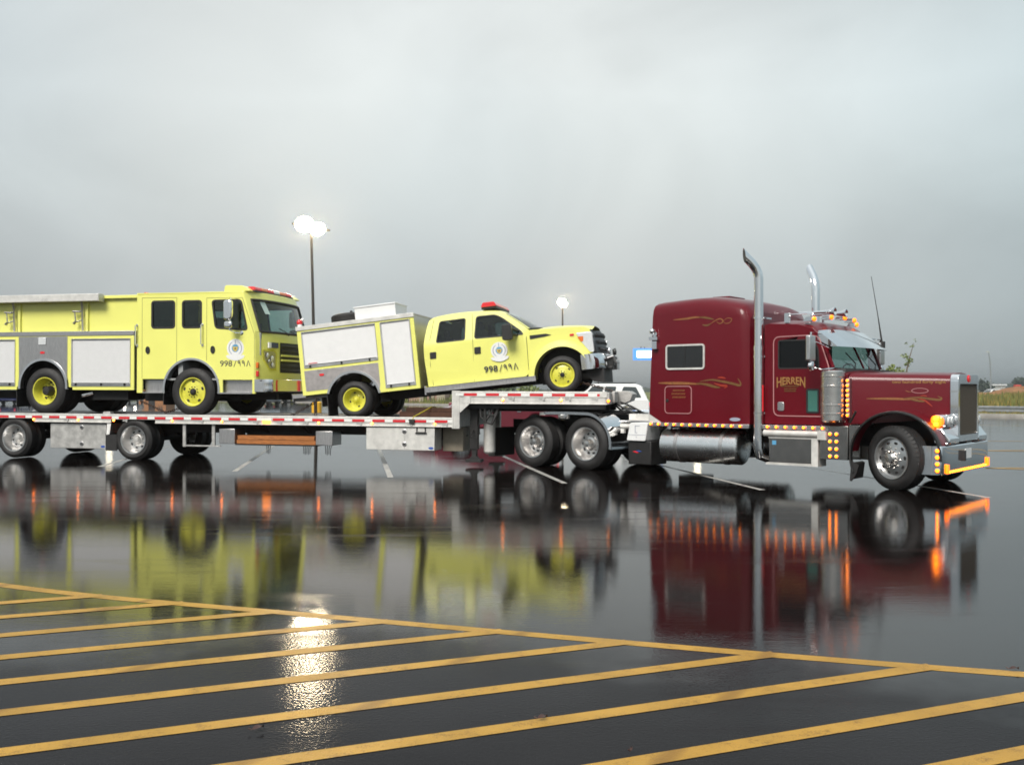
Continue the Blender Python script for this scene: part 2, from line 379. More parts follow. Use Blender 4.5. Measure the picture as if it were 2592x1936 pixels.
def rim_mesh(style, rim, w):
    key = (style, rim, w)
    if key in _wc: return _wc[key]
    h = w / 2; b = MB(); k = rim / .3
    P = dict(
        drive=dict(d=.06, hub=(.075, -h + .03), hub0=.13, holes=10, hp=.185, hs=.026, mats=[m_alu, m_blk, m_can]),
        trailer=dict(d=.06, hub=(.085, -h + .075), hub0=.12, holes=8, hp=.185, hs=.026, mats=[m_alu, m_blk, m_aluw]),
        steer=dict(d=-h + .035, hub=(.085, -h - .06), hub0=.12, holes=10, hp=.225, hs=.024, mats=[m_alu, m_blk, m_can]),
        efront=dict(d=-h + .05, hub=(.055, -h - .02), hub0=.075, holes=5, hp=.225, hs=.030, mats=[m_yel_rim, m_blk, m_frame], nuts=10),
        erear=dict(d=.06, hub=(.10, -h + .02), hub0=.12, holes=5, hp=.2, hs=.032, mats=[m_yel_rim, m_blk, m_frame]),
        pfront=dict(d=-h + .035, hub=(.035, -h + .0), hub0=.06, holes=4, hp=.225, hs=.026, mats=[m_yel_rim, m_blk, m_frame], nuts=8),
        prear=dict(d=.04, hub=(.055, -h + .08), hub0=.08, holes=4, hp=.19, hs=.026, mats=[m_yel_rim, m_blk, m_yel_rim]),
        car=dict(d=-h + .03, hub=(.05, -h + .02), hub0=.06, holes=6, hp=.2, hs=.05, mats=[m_alu, m_blk, m_alu]),
    )[style]
    d = P['d']; hy = P['hp'] * k
    if d > -h + .12:   # deep dish
        prof = [(rim + .005, -h + .02), (rim + .012, -h - .004), (rim - .008, -h - .002), (rim - .022, -h + .03), (rim - .035, -h + .07), (rim - .05, d - .05), (hy + .035 * k, d), (hy - .045 * k, d + .005), (P['hub0'] * k + .01, d - .005), (P['hub0'] * k, d - .015)]
    else:
        prof = [(rim + .005, -h + .02), (rim + .012, -h - .004), (rim - .008, -h - .002), (rim - .02, -h + .05), (hy + .04 * k, d + .01), (hy - .04 * k, d - .012), (P['hub0'] * k + .01, d - .014), (P['hub0'] * k, d - .02)]
    b.lathe(prof, n=40)
    b.use(2); hr, hyy = P['hub']
    yb = d - .01
    b.lathe([(P['hub0'] * k + .004, yb), (P['hub0'] * k, yb - .02), (hr * k * 1.15, yb - .03 if hyy < yb - .05 else yb - .02), (hr * k, hyy + .03), (hr * k * .8, hyy + .008), (.001, hyy)], n=20)
    # wheel nuts
    nn = P.get('nuts', 10); rn = (P['hub0'] + .035) * k
    b.use(2 if style not in ('prear',) else 0)
    for i in range(nn):
        t = 2 * math.pi * i / nn; c = (rn * math.cos(t), d - .03, rn * math.sin(t))
        b.cyl((c[0], d + .01, c[2]), (c[0], d - .035, c[2]), .013 * k, .011 * k, 6)
    b.use(1)
    for i in range(P['holes']):
        t = 2 * math.pi * (i + .3) / P['holes']; c = (hy * math.cos(t), hy * math.sin(t)); s_ = P['hs'] * k
        e = [(c[0] + s_ * (math.cos(q) * math.cos(t + math.pi / 2) * 1.25 - math.sin(q) * .8 * math.sin(t + math.pi / 2)), c[1] + s_ * (math.cos(q) * math.sin(t + math.pi / 2) * 1.25 + math.sin(q) * .8 * math.cos(t + math.pi / 2))) for q in [2 * math.pi * z / 10 for z in range(10)]]
        yy = d + .003 if d > -h + .12 else d - .003
        b.plate(e, yy - .006, yy + .002)
    if style == 'steer':
        b.use(2)
        for i in range(14):
            t = 2 * math.pi * i / 14; rr = .11
            b.cyl((rr * math.cos(t), d - .02, rr * math.sin(t)), (rr * math.cos(t), d - .06, rr * math.sin(t)), .016, .012, 6)
    _wc[key] = b.mesh('rim', P['mats'], 40)
    return _wc[key]
def wheel(F, c, Rr, w, rim, style, far=False, turn=0, plain=False, label=None):
    e = obj('wheel', None, F.root, tuple(c[i] - F.org[i] for i in range(3)), (0, random.uniform(0, 1) * 0 + 0, R(180 if far else 0) + turn))
    if label: e['label'] = label
    obj('tyre', tyre_mesh(Rr, w, rim), e, rot=(0, random.uniform(0, 6), 0))
    if not plain: obj('rim', rim_mesh(style, rim, w), e, rot=(0, random.uniform(0, 6), 0))
    return e
_lc = {}
def lamp_mesh(r, d=.02, style='amber'):
    key = (r, d, style)
    if key not in _lc:
        b = MB()
        b.lathe([(r * 1.35, 0), (r * 1.35, -d * .5), (r * 1.05, -d * .6)], n=14)
        b.use(1); b.lathe([(r * 1.06, -d * .5), (r * .95, -d), (r * .62, -d * 1.3)], n=14)
        b.use(2); b.lathe([(r * .62, -d * 1.3), (r * .3, -d * 1.45), (.0005, -d * 1.5)], n=14)
        _lc[key] = b.mesh('marker_lamp', {'amber': [m_chr, m_amb, m_ambh], 'warm': [m_alu, m_ambh, m_ambw], 'red': [m_chr, m_red, m_red]}[style], 50)
    return _lc[key]
def lamp(F, x, y, z, r=.026, style='amber', rot=(0, 0, 0), name='marker_lamp', parent=None):
    return F.inst(name, lamp_mesh(r, .02, style), (x, y, z), parent, rot)

# ------------------------------------------------------------------ ground
def ground_material(name):
    m = bpy.data.materials.new(name); m.use_nodes = True; t = m.node_tree; b = t.nodes['Principled BSDF']; L = t.links.new
    c = nd(t, 'ShaderNodeTexCoord')
    sx = nd(t, 'ShaderNodeSeparateXYZ'); L(c.outputs['Object'], sx.inputs[0])
    # signed distance (m) beyond the yellow border line: the water film lies past it
    d1 = nd(t, 'ShaderNodeMath', operation='MULTIPLY_ADD'); d1.inputs[1].default_value = .343; d1.inputs[2].default_value = -6.12; L(sx.outputs['X'], d1.inputs[0])
    d2 = nd(t, 'ShaderNodeMath', operation='ADD'); L(d1.outputs[0], d2.inputs[0]); L(sx.outputs['Y'], d2.inputs[1])
    ns = nd(t, 'ShaderNodeTexNoise', i_Scale=.55, i_Detail=5.0, i_Roughness=.6); L(c.outputs['Object'], ns.inputs['Vector'])
    n1 = nd(t, 'ShaderNodeMath', operation='MULTIPLY_ADD'); n1.inputs[1].default_value = 3.4; n1.inputs[2].default_value = -1.6; L(ns.outputs['Fac'], n1.inputs[0])
    wl_ = nd(t, 'ShaderNodeMapRange', interpolation_type='SMOOTHSTEP'); wl_.inputs['From Min'].default_value = -.6; wl_.inputs['From Max'].default_value = -3.2; wl_.inputs['To Max'].default_value = 1.25; L(sx.outputs['X'], wl_.inputs[0])
    d2b = nd(t, 'ShaderNodeMath', operation='ADD'); L(d2.outputs[0], d2b.inputs[0]); L(wl_.outputs[0], d2b.inputs[1])
    d3 = nd(t, 'ShaderNodeMath', operation='ADD'); L(d2b.outputs[0], d3.inputs[0]); L(n1.outputs[0], d3.inputs[1])
    film = nd(t, 'ShaderNodeMapRange', interpolation_type='SMOOTHSTEP'); film.inputs['From Min'].default_value = -.6; film.inputs['From Max'].default_value = .5
    L(d3.outputs[0], film.inputs[0])
    # rough patches where the film is thin
    mp1 = nd(t, 'ShaderNodeMapping'); mp1.inputs['Scale'].default_value = (.25, 1.9, 1); mp1.inputs['Rotation'].default_value = (0, 0, R(8)); L(c.outputs['Object'], mp1.inputs[0])
    np_ = nd(t, 'ShaderNodeTexNoise', i_Scale=1.5, i_Detail=8.0, i_Roughness=.68, i_Distortion=.4); L(mp1.outputs[0], np_.inputs['Vector'])
    thin = nd(t, 'ShaderNodeMapRange'); thin.inputs['From Min'].default_value = .52; thin.inputs['From Max'].default_value = .64; thin.inputs['To Min'].default_value = .0; thin.inputs['To Max'].default_value = .085
    L(np_.outputs['Fac'], thin.inputs[0])
    r1 = nd(t, 'ShaderNodeMapRange'); r1.inputs['To Min'].default_value = .09; r1.inputs['To Max'].default_value = .022; L(film.outputs[0], r1.inputs[0])
    r2 = nd(t, 'ShaderNodeMath', operation='ADD'); L(r1.outputs[0], r2.inputs[0]); L(thin.outputs[0], r2.inputs[1])
    L(r2.outputs[0], b.inputs['Roughness'])
    # aggregate colour
    ng = nd(t, 'ShaderNodeTexNoise', i_Scale=140., i_Detail=3.0, i_Roughness=.7); L(c.outputs['Object'], ng.inputs['Vector'])
    ramp = nd(t, 'ShaderNodeValToRGB'); ramp.color_ramp.elements[0].position = .3; ramp.color_ramp.elements[1].position = .75
    ramp.color_ramp.elements[0].color = (.009, .0088, .0095, 1); ramp.color_ramp.elements[1].color = (.026, .0255, .028, 1); L(ng.outputs['Fac'], ramp.inputs[0])
    nb = nd(t, 'ShaderNodeTexNoise', i_Scale=.8, i_Detail=4.0); L(c.outputs['Object'], nb.inputs['Vector'])
    mrb = nd(t, 'ShaderNodeMapRange'); mrb.inputs['From Min'].default_value = .3; mrb.inputs['From Max'].default_value = .7; mrb.inputs['To Min'].default_value = .75; mrb.inputs['To Max'].default_value = 1.25; L(nb.outputs['Fac'], mrb.inputs[0])
    sc = nd(t, 'ShaderNodeVectorMath', operation='SCALE'); L(ramp.outputs[0], sc.inputs[0]); L(mrb.outputs[0], sc.inputs['Scale'])
    dk = nd(t, 'ShaderNodeMix', data_type='RGBA'); L(film.outputs[0], dk.inputs['Factor']); L(sc.outputs[0], dk.inputs[6])
    dk2 = nd(t, 'ShaderNodeVectorMath', operation='MULTIPLY'); dk2.inputs[1].default_value = (.42, .33, .28); L(sc.outputs[0], dk2.inputs[0]); L(dk2.outputs[0], dk.inputs[7]); L(dk.outputs[2], b.inputs['Base Color'])
    b.inputs['IOR'].default_value = 1.30
    sl_ = nd(t, 'ShaderNodeMapRange'); sl_.inputs['To Min'].default_value = .05; sl_.inputs['To Max'].default_value = .38; L(film.outputs[0], sl_.inputs[0]); 
    # a strip along the middle of the lane where the water has drained off: duller, darker asphalt
    def smooth(src, a, c):
        q_ = nd(t, 'ShaderNodeMapRange', interpolation_type='SMOOTHSTEP'); q_.inputs['From Min'].default_value = a; q_.inputs['From Max'].default_value = c; L(src, q_.inputs[0]); return q_.outputs[0]
    nd5 = nd(t, 'ShaderNodeMath', operation='MULTIPLY_ADD'); nd5.inputs[1].default_value = 1.6; L(np_.outputs['Fac'], nd5.inputs[0]); L(d2.outputs[0], nd5.inputs[2])
    dm = nd(t, 'ShaderNodeMath', operation='MULTIPLY'); L(smooth(nd5.outputs[0], 3.7, 4.5), dm.inputs[0]); L(smooth(nd5.outputs[0], 14., 9.5), dm.inputs[1])
    dm2 = nd(t, 'ShaderNodeMath', operation='MULTIPLY'); L(dm.outputs[0], dm2.inputs[0]); L(smooth(sx.outputs['X'], 4.5, 1.0), dm2.inputs[1])
    spm = nd(t, 'ShaderNodeMix'); L(dm2.outputs[0], spm.inputs['Factor']); L(sl_.outputs[0], spm.inputs[2]); spm.inputs[3].default_value = .10; L(spm.outputs[0], b.inputs['Specular IOR Level'])
    rdm = nd(t, 'ShaderNodeMath', operation='MULTIPLY_ADD'); rdm.inputs[1].default_value = .045; L(dm2.outputs[0], rdm.inputs[0]); L(r2.outputs[0], rdm.inputs[2]); L(rdm.outputs[0], b.inputs['Roughness'])
    # relief: aggregate (weak under the film) and long flat ripples
    vo = nd(t, 'ShaderNodeTexVoronoi', i_Scale=64.); L(c.outputs['Object'], vo.inputs['Vector'])
    ag = nd(t, 'ShaderNodeMapRange'); ag.inputs['To Min'].default_value = .085; ag.inputs['To Max'].default_value = .012; L(film.outputs[0], ag.inputs[0])
    bp1 = nd(t, 'ShaderNodeBump', i_Distance=.006); L(vo.outputs['Distance'], bp1.inputs['Height']); L(ag.outputs[0], bp1.inputs['Strength'])
    mp2 = nd(t, 'ShaderNodeMapping'); mp2.inputs['Scale'].default_value = (1.0, 12, 1); mp2.inputs['Rotation'].default_value = (0, 0, R(-4)); L(c.outputs['Object'], mp2.inputs[0])
    nr = nd(t, 'ShaderNodeTexNoise', i_Scale=3.0, i_Detail=5.0, i_Roughness=.62, i_Distortion=.5); L(mp2.outputs[0], nr.inputs['Vector'])
    bp2 = nd(t, 'ShaderNodeBump', i_Strength=.022, i_Distance=.02); L(nr.outputs['Fac'], bp2.inputs['Height']); L(bp1.outputs[0], bp2.inputs['Normal'])
    L(bp2.outputs[0], b.inputs['Normal'])
    return m
m_asph = ground_material('wet_asphalt')
m_grass0 = mat('field_earth', (.10, .085, .03), .95, var=.5, vscale=.15, coord='Object')
far = 4000
structure('ground', MB().add([(-far, -200, -.03), (far, -200, -.03), (far, far, -.03), (-far, far, -.03)], [(0, 1, 2, 3)]), m_grass0, smooth=0)
# kerb line of the lot (a long diagonal far edge)
E0, E1 = Vector((52, 29.6)), Vector((-110, 230))
ed = (E1 - E0).normalized(); en = Vector((ed.y, -ed.x))       # en points away from the lot (to the right / far)
if en.x < 0: en = -en
structure('parking_lot', MB().add([(-110, -40, 0), (90, -40, 0), (90, -17, 0), (E0.x, E0.y, 0), (E1.x, E1.y, 0)], [(0, 1, 2, 3, 4)]), m_asph, smooth=0)
m_conc = mat('concrete', (.36, .34, .31), .55, var=.2, vscale=2)
kb = MB()
for a, b_ in ((0, 60), (60, 130), (130, 250)):
    p, q = E0 + ed * a, E0 + ed * b_; pr, qr = p + en * .5, q + en * .5
    kb.add([(p.x, p.y, -.02), (q.x, q.y, -.02), (q.x, q.y, .15), (p.x, p.y, .15), (pr.x, pr.y, .15), (qr.x, qr.y, .15), (pr.x, pr.y, -.02), (qr.x, qr.y, -.02)], [(0, 1, 2, 3), (3, 2, 5, 4), (4, 5, 7, 6)])
structure('kerb', kb, m_conc)
# painted markings
def paint_material(name, col, edge=.12):
    m = bpy.data.materials.new(name); m.use_nodes = True; t = m.node_tree; b = t.nodes['Principled BSDF']; L = t.links.new
    c = nd(t, 'ShaderNodeTexCoord')
    n1 = nd(t, 'ShaderNodeTexNoise', i_Scale=9., i_Detail=8.0, i_Roughness=.75); L(c.outputs['Object'], n1.inputs['Vector'])
    n2 = nd(t, 'ShaderNodeTexNoise', i_Scale=170., i_Detail=2.0); L(c.outputs['Object'], n2.inputs['Vector'])
    ad = nd(t, 'ShaderNodeMath', operation='MULTIPLY_ADD'); ad.inputs[1].default_value = .55; L(n2.outputs['Fac'], ad.inputs[0]); L(n1.outputs['Fac'], ad.inputs[2])
    mr_ = nd(t, 'ShaderNodeMapRange'); mr_.inputs['From Min'].default_value = .62; mr_.inputs['From Max'].default_value = .72; L(ad.outputs[0], mr_.inputs[0])
    # narrow dark seams that cross the paint
    mpn = nd(t, 'ShaderNodeMapping'); mpn.inputs['Rotation'].default_value = (0, 0, R(29)); L(c.outputs['Object'], mpn.inputs[0])
    wv = nd(t, 'ShaderNodeTexWave', i_Scale=.22, i_Distortion=1.2, i_Detail=2.0); L(mpn.outputs[0], wv.inputs['Vector'])
    ms = nd(t, 'ShaderNodeMapRange'); ms.inputs['From Min'].default_value = .0; ms.inputs['From Max'].default_value = .016; ms.inputs['To Min'].default_value = .15; L(wv.outputs['Fac'], ms.inputs[0])
    mm = nd(t, 'ShaderNodeMath', operation='MULTIPLY'); L(mr_.outputs[0], mm.inputs[0]); L(ms.outputs[0], mm.inputs[1])
    n3 = nd(t, 'ShaderNodeTexNoise', i_Scale=2.5, i_Detail=5.0); L(c.outputs['Object'], n3.inputs['Vector'])
    mv = nd(t, 'ShaderNodeMapRange'); mv.inputs['From Min'].default_value = .3; mv.inputs['From Max'].default_value = .7; mv.inputs['To Min'].default_value = .82; mv.inputs['To Max'].default_value = 1.12; L(n3.outputs['Fac'], mv.inputs[0])
    sc = nd(t, 'ShaderNodeVectorMath', operation='SCALE'); sc.inputs[0].default_value = col; L(mv.outputs[0], sc.inputs['Scale'])
    mix = nd(t, 'ShaderNodeMix', data_type='RGBA'); L(mm.outputs[0], mix.inputs['Factor']); mix.inputs[6].default_value = (col[0] * .55, col[1] * .52, col[2] * .6, 1); L(sc.outputs[0], mix.inputs[7])
    L(mix.outputs[2], b.inputs['Base Color']); b.inputs['Roughness'].default_value = .3; b.inputs['IOR'].default_value = 1.3; b.inputs['Specular IOR Level'].default_value = .22
    vo = nd(t, 'ShaderNodeTexVoronoi', i_Scale=110.); L(c.outputs['Object'], vo.inputs['Vector'])
    bp = nd(t, 'ShaderNodeBump', i_Strength=.22, i_Distance=.006); L(vo.outputs['Distance'], bp.inputs['Height']); L(bp.outputs[0], b.inputs['Normal'])
    return m
m_ylw = paint_material('yellow_road_paint', (.43, .24, .04))
m_wlw = paint_material('white_road_paint', (.42, .41, .38))
def line(pts, w, m, z=.0015):
    mb = MB(); n = len(pts); vs = []
    for i, p in enumerate(pts):
        a = Vector(pts[min(i + 1, n - 1)]) - Vector(pts[max(i - 1, 0)]); k = Vector((-a.y, a.x)).normalized() * w / 2
        wob = 1 + random.uniform(-.03, .03)
        vs += [(p[0] + k.x * wob, p[1] + k.y * wob, z), (p[0] - k.x * wob, p[1] - k.y * wob, z)]
    mb.add(vs, [(2 * i, 2 * i + 1, 2 * i + 3, 2 * i + 2) for i in range(n - 1)])
    return structure('road_marking', mb, m, smooth=0)
def seg(a, b, n): return [(a[0] + (b[0] - a[0]) * k / n, a[1] + (b[1] - a[1]) * k / n) for k in range(n + 1)]
border = [(-6.2, 8.75), (-4.05, 7.634), (-3.052, 7.191), (-2.354, 6.94), (-1.546, 6.662), (-.741, 6.375), (-.083, 6.144), (.764, 5.853), (1.583, 5.581), (2.349, 5.34), (2.773, 5.215), (4.6, 4.66), (7, 3.95)]
border = [(x, y - .045) for x, y in border]
line(curve2(border, 4), .11, m_ylw)
def border_y(x):
    for (a, b), (c, d) in zip(border, border[1:]):
        if a <= x <= c: return b + (d - b) * (x - a) / (c - a)
    return border[-1][1]
ha = R(22.5); hd = (math.cos(ha), math.sin(ha)); hn = (-hd[1], hd[0])
for off in (7.80, 7.31, 6.765, 6.205, 5.675, 5.135, 4.575, 4.035, 3.46, 2.93, 2.38, 1.83):
    # intersection of hatch line with the border, walking along it
    t = 0; p0 = (hn[0] * off, hn[1] * off); lo = -12.; hit = None
    while lo < 14:
        q = (p0[0] + hd[0] * lo, p0[1] + hd[1] * lo)
        if q[0] > -6 and q[1] > border_y(q[0]): hit = lo; break
        lo += .02
    if hit is None: continue
    e = hit + .03
    line(seg((p0[0] + hd[0] * (e - 7.5), p0[1] + hd[1] * (e - 7.5)), (p0[0] + hd[0] * e, p0[1] + hd[1] * e), 14), .108, m_ylw, .0028)
# white stall lines under the vehicles
for x, y, ln in ((-8.29, 19.4, 9.5), (-5.25, 18.26, 9.8), (-2.14, 17.0, 9.5), (.87, 15.91, 9.5), (3.85, 14.83, 9.5), (6.8, 13.78, 9.5), (9.8, 12.7, 0)):
    if ln: line(seg((x, y), (x - math.sin(R(9.2)) * ln, y + math.cos(R(9.2)) * ln), 8), .10, m_wlw)
# yellow hatched island further right
for a, b in (((9.35, 19.05), (16.5, 19.3)), ((9.35, 19.05), (15.5, 15.4)), ((11.8, 24.6), (20.5, 22.4)), ((11.8, 24.6), (21, 25.6)), ((12.6, 29.5), (24, 28.2)), ((18.6, 44), (23.5, 41.5))):
    line(seg(a, b, 6), .13, m_ylw, .004)

# ================================================================== TRAILER
TH_T = R(13.5); TH_C = R(40.7)
M_T = Matrix.Translation((-8.322, 21.184, 0)) @ Matrix.Rotation(-TH_T, 4, 'Z') @ Matrix.Rotation(.0038, 4, 'Y')
M_C = Matrix.Translation((1.403, 18.572, 0)) @ Matrix.Rotation(-TH_C, 4, 'Z')
WID = 2.56
F = Frame('step_deck_trailer', 'long step deck trailer with red and white reflective tape along its aluminium rail', 'trailer', M_T)
b = MB()
for k in range(14):
    y0 = .03 + k * (WID - .06) / 14
    b.box(-4.7, 7.32, y0, y0 + (WID - .06) / 14 - .008, .955, .99)
F.part('lower_deck', b, m_deck)
b = MB()
for k in range(14):
    y0 = .03 + k * (WID - .06) / 14
    b.box(7.47, 10.42, y0, y0 + (WID - .06) / 14 - .008, 1.47, 1.512)
F.part('upper_deck', b, m_deck)
for y0, y1, ys in ((-.012, .03, -1), (WID - .03, WID + .012, 1)):
    b = MB().box(-4.7, 7.33, y0, y1, .895, 1.003).box(-4.7, 7.33, y0 + .006, y1, .985, 1.012)
    # lower lip is cut away above the tyres
    segs = [(-4.7, -3.62), (-2.52, -.55), (.55, 7.33)]
    for a, c in segs: b.box(a, c, y0 + .012, y1, .825, .8945).box(a, c, y0 - .004, y1, .815, .832)
    F.part('side_rail', b, m_rail, bevel=.004)
    b = MB().box(7.47, 10.45, y0, y1, 1.43, 1.535).box(7.47, 10.45, y0 + .012, y1, 1.305, 1.4295).box(7.47, 10.45, y0 - .006, y1, 1.293, 1.312).box(7.47, 10.45, y0 + .004, y1, 1.52, 1.545)
    F.part('upper_side_rail', b, m_rail, bevel=.004)
# front nose of the upper deck
b = MB().box(10.40, 10.50, .0, WID, 1.30, 1.53).box(10.5, 10.56, .35, WID - .35, 1.33, 1.55)
F.part('front_bulkhead', b, m_aluw, bevel=.01)
b = MB().plate([(10.45, 1.56), (10.75, 1.56), (10.85, 1.5), (10.8, 1.36), (10.6, 1.28), (10.45, 1.28)], .9, 1.7)
F.part('nose_box', b, m_aluw, bevel=.01)
# goose-neck post, gusset
for y0, y1 in ((-.03, .05), (WID - .05, WID + .03)):
    b = MB().box(7.315, 7.475, y0, y1, .79, 1.552)
    for x in (7.345, 7.39, 7.435): b.box(x, x + .012, y0 - .008, y0, .80, 1.54)
    F.part('neck_post', b, m_rail, bevel=.005)
    F.part('gusset', MB().plate([(7.477, 1.43), (7.70, 1.43), (7.70, 1.31), (7.49, 1.12), (7.477, 1.12)], y0 + .012, y0 + .03), m_rail)
b = MB().box(7.33, 7.46, .06, WID - .06, .82, 1.5)
F.part('neck_wall', b, m_aluw)
# main beams and cross members
for y0 in (.72, WID - .86):
    b = MB().box(-4.6, 7.4, y0 + .05, y0 + .09, .62, .94).box(-4.6, 7.4, y0, y0 + .14, .60, .63).box(-4.6, 7.4, y0, y0 + .14, .92, .95)
    b.box(7.4, 10.4, y0 + .05, y0 + .09, 1.18, 1.46).box(7.4, 10.4, y0, y0 + .14, 1.16, 1.19)
    F.part('main_beam', b, m_frame)
b = MB()
for k in range(26): b.box(-4.4 + k * .46, -4.34 + k * .46, .05, WID - .05, .845, .95)
for k in range(7): b.box(7.7 + k * .42, 7.76 + k * .42, .05, WID - .05, 1.34, 1.46)
F.part('cross_members', b, m_frame)
b = MB().box(7.6, 10.3, .25, WID - .25, 1.145, 1.158).box(7.6, 10.4, .12, .2, 1.2, 1.30)
F.part('coupler_plate', b, m_frame)
for x in (2.75, 3.75, 5.15): F.part('brace', MB().tube([(x, .10, .87), (x + .2, .60, .62)], .03, 6).tube([(x + .25, .10, .87), (x + .2, .60, .62)], .03, 6), m_frame)
# reflective tape: individual strips
red = [-3.91, -3.465, -3.02, -2.575, -2.13, -1.685, -1.24, -.79, -.345, .10, .545, .99, 1.435, 1.885, 2.33, 2.79, 3.36, 3.82, 4.265, 4.71, 5.16, 5.605, 6.05, 6.50, 6.95]
rl = {2.79: .20}
me_r = MB().box(0, .268, -.003, 0, 0, .052).mesh('red_strip', m_redt); me_r2 = MB().box(0, .2, -.003, 0, 0, .052).mesh('red_strip', m_redt)
me_w = MB().box(0, .168, -.003, 0, 0, .056).mesh('white_strip', m_whtt)
for i, u in enumerate(red):
    F.inst('red_strip', me_r2 if u in rl else me_r, (u, -.0125, .905))
    F.inst('white_strip', me_w, (u + rl.get(u, .268) + .004, -.0125, .903))
F.inst('white_strip', me_w, (3.16, -.0125, .903))
for u in (7.565, 8.02, 8.47, 8.92, 9.365, 9.815):
    F.inst('red_strip', me_r, (u, -.0125, 1.452)); F.inst('white_strip', me_w, (u + .272, -.0125, 1.450))
F.inst('white_strip', me_w, (7.39, -.034, 1.45)); F.inst('red_strip', MB().box(0, .05, -.003, 0, 0, .045).mesh('red_strip', m_redt), (10.26, -.0125, 1.455))
for u in (-2.536, -1.381, -.476, .972, 2.168, 4.406, 5.595, 6.951): lamp(F, u, .004, .872, .024, 'warm')
for u in (8.367, 9.545): lamp(F, u, .004, 1.375, .026, 'warm')
lamp(F, 10.48, -.002, 1.365, .03, 'amber')
F.part('side_lamp', MB().box(3.125, 3.305, -.028, .01, .845, .915), glow('side_lamp_lens', (1, .24, .03), 6.), bevel=.006, label='large glowing rectangular side lamp')
# winch sliders along the lip
me = MB().box(0, .12, -.018, .0, 0, .03).box(.085, .12, -.03, 0, -.02, .04).mesh('winch_slider', m_aluw)
for u in (-1.75, -.25, 1.6, 2.9, 3.45, 4.05, 5.25, 6.35, 7.1): F.inst('winch_slider', me, (u, .006, .855))
for u in (8.48, 9.1, 9.62, 10.15): F.inst('winch_slider', me, (u, .006, 1.39))
# wheels (duals)
for u in (0., -3.07):
    for y, st, pl, fr in ((.125, 'trailer', False, False), (.42, 'trailer', True, False), (WID - .125, 'trailer', False, True), (WID - .42, 'trailer', True, True)):
        wheel(F, (u, y, .45 - .0 * u), .452, .24, .298, st, fr, plain=pl)
    F.part('axle', MB().cyl((u, .45, .45), (u, WID - .45, .45), .07).box(u - .5, u + .5, .8, .9, .5, .58).box(u - .5, u + .5, WID - .9, WID - .8, .5, .58), m_frame)
# mudflaps and hangers
F.part('flap_hanger', MB().plate([(-.66, .815), (-.56, .815), (-.60, .56), (-.68, .55)], .01, .03), m_whtt, bevel=.004)
F.part('mudflap', MB().box(-.70, -.42, .02, .04, .20, .56), m_blk)
F.part('mudflap', MB().box(-.71, -.70, .03, .60, .20, .58), m_blk)
F.part('mudflap', MB().box(-3.78, -3.76, .03, .60, .20, .78), m_blk)
F.part('flap_hanger', MB().plate([(-3.66, .815), (-3.46, .815), (-3.58, .56), (-3.7, .45)], .01, .03), m_whtt, bevel=.004)
# tool boxes
def toolbox(x0, x1, z0, z1, y0, y1, split, latches, badge):
    t = F.part('toolbox', MB().box(x0, x1, y0, y1, z0, z1), m_aluw if x0 < 0 else m_rail, bevel=.008)
    F.part('door_seam', MB().box(split - .004, split + .004, y0 - .003, y0 + .001, z0 + .02, z1 - .02), m_aluw, t)
    for lz in latches:
        lt = MB().lathe([(.05, 0), (.05, -.006), (.042, -.010), (.001, -.006)], (split, y0, lz), 16); lt.use(1).box(split - .03, split + .03, y0 - .016, y0 - .004, lz - .014, lz + .014)
        F.part('latch', lt, [m_alub, m_frame], t)
    bd = MB(); bd.plate([(badge[0] + .055 * math.cos(a), badge[1] + .026 * math.sin(a)) for a in [2 * math.pi * k / 16 for k in range(16)]], y0 - .004, y0 + .001)
    F.part('badge', bd, m_bluep, t)
toolbox(-2.145, -.715, .235, .79, .05, .6, -1.33, (.71, .345), (-.79, .285))
toolbox(5.456, 6.935, .335, .80, .02, .5, 6.29, (.72, .46), (6.86, .385))
b = MB().tube([(6.56, .005, .80), (6.56, .0, .70), (6.74, .0, .70), (6.74, .005, .80)], .014, 6).box(6.53, 6.77, -.005, .015, .675, .70)
F.part('step_bracket', b, m_frame)
# dunnage rack end boxes and hangers
F.part('rack_box', MB().box(2.078, 2.45, .03, .5, .40, .72), m_alub, bevel=.01)
F.part('rack_box', MB().box(4.322, 4.70, .03, .5, .40, .70), m_alub, bevel=.01)
b = MB().box(1.20, 1.27, .04, .08, .32, .82).box(1.90, 1.97, .04, .08, .33, .82).box(1.2, 2.1, .05, .08, .33, .36)
F.part('rack_hanger', b, m_aluw)
F.part('spare_rack', MB().box(2.45, 4.32, .05, .62, .375, .40).box(2.45, 4.32, .55, .6, .40, .62), m_frame)
b = MB()
for x, n in ((3.15, 3), (4.0, 5), (4.5, 4)):
    for k in range(n): b.tube([(x + k * .035, .12 + .03 * k, .40), (x + .01 + k * .035, .12, .30), (x + k * .035 + .012, .12, .21 - .02 * (k % 2))], .008, 5)
F.part('hanging_straps', b, m_frame)
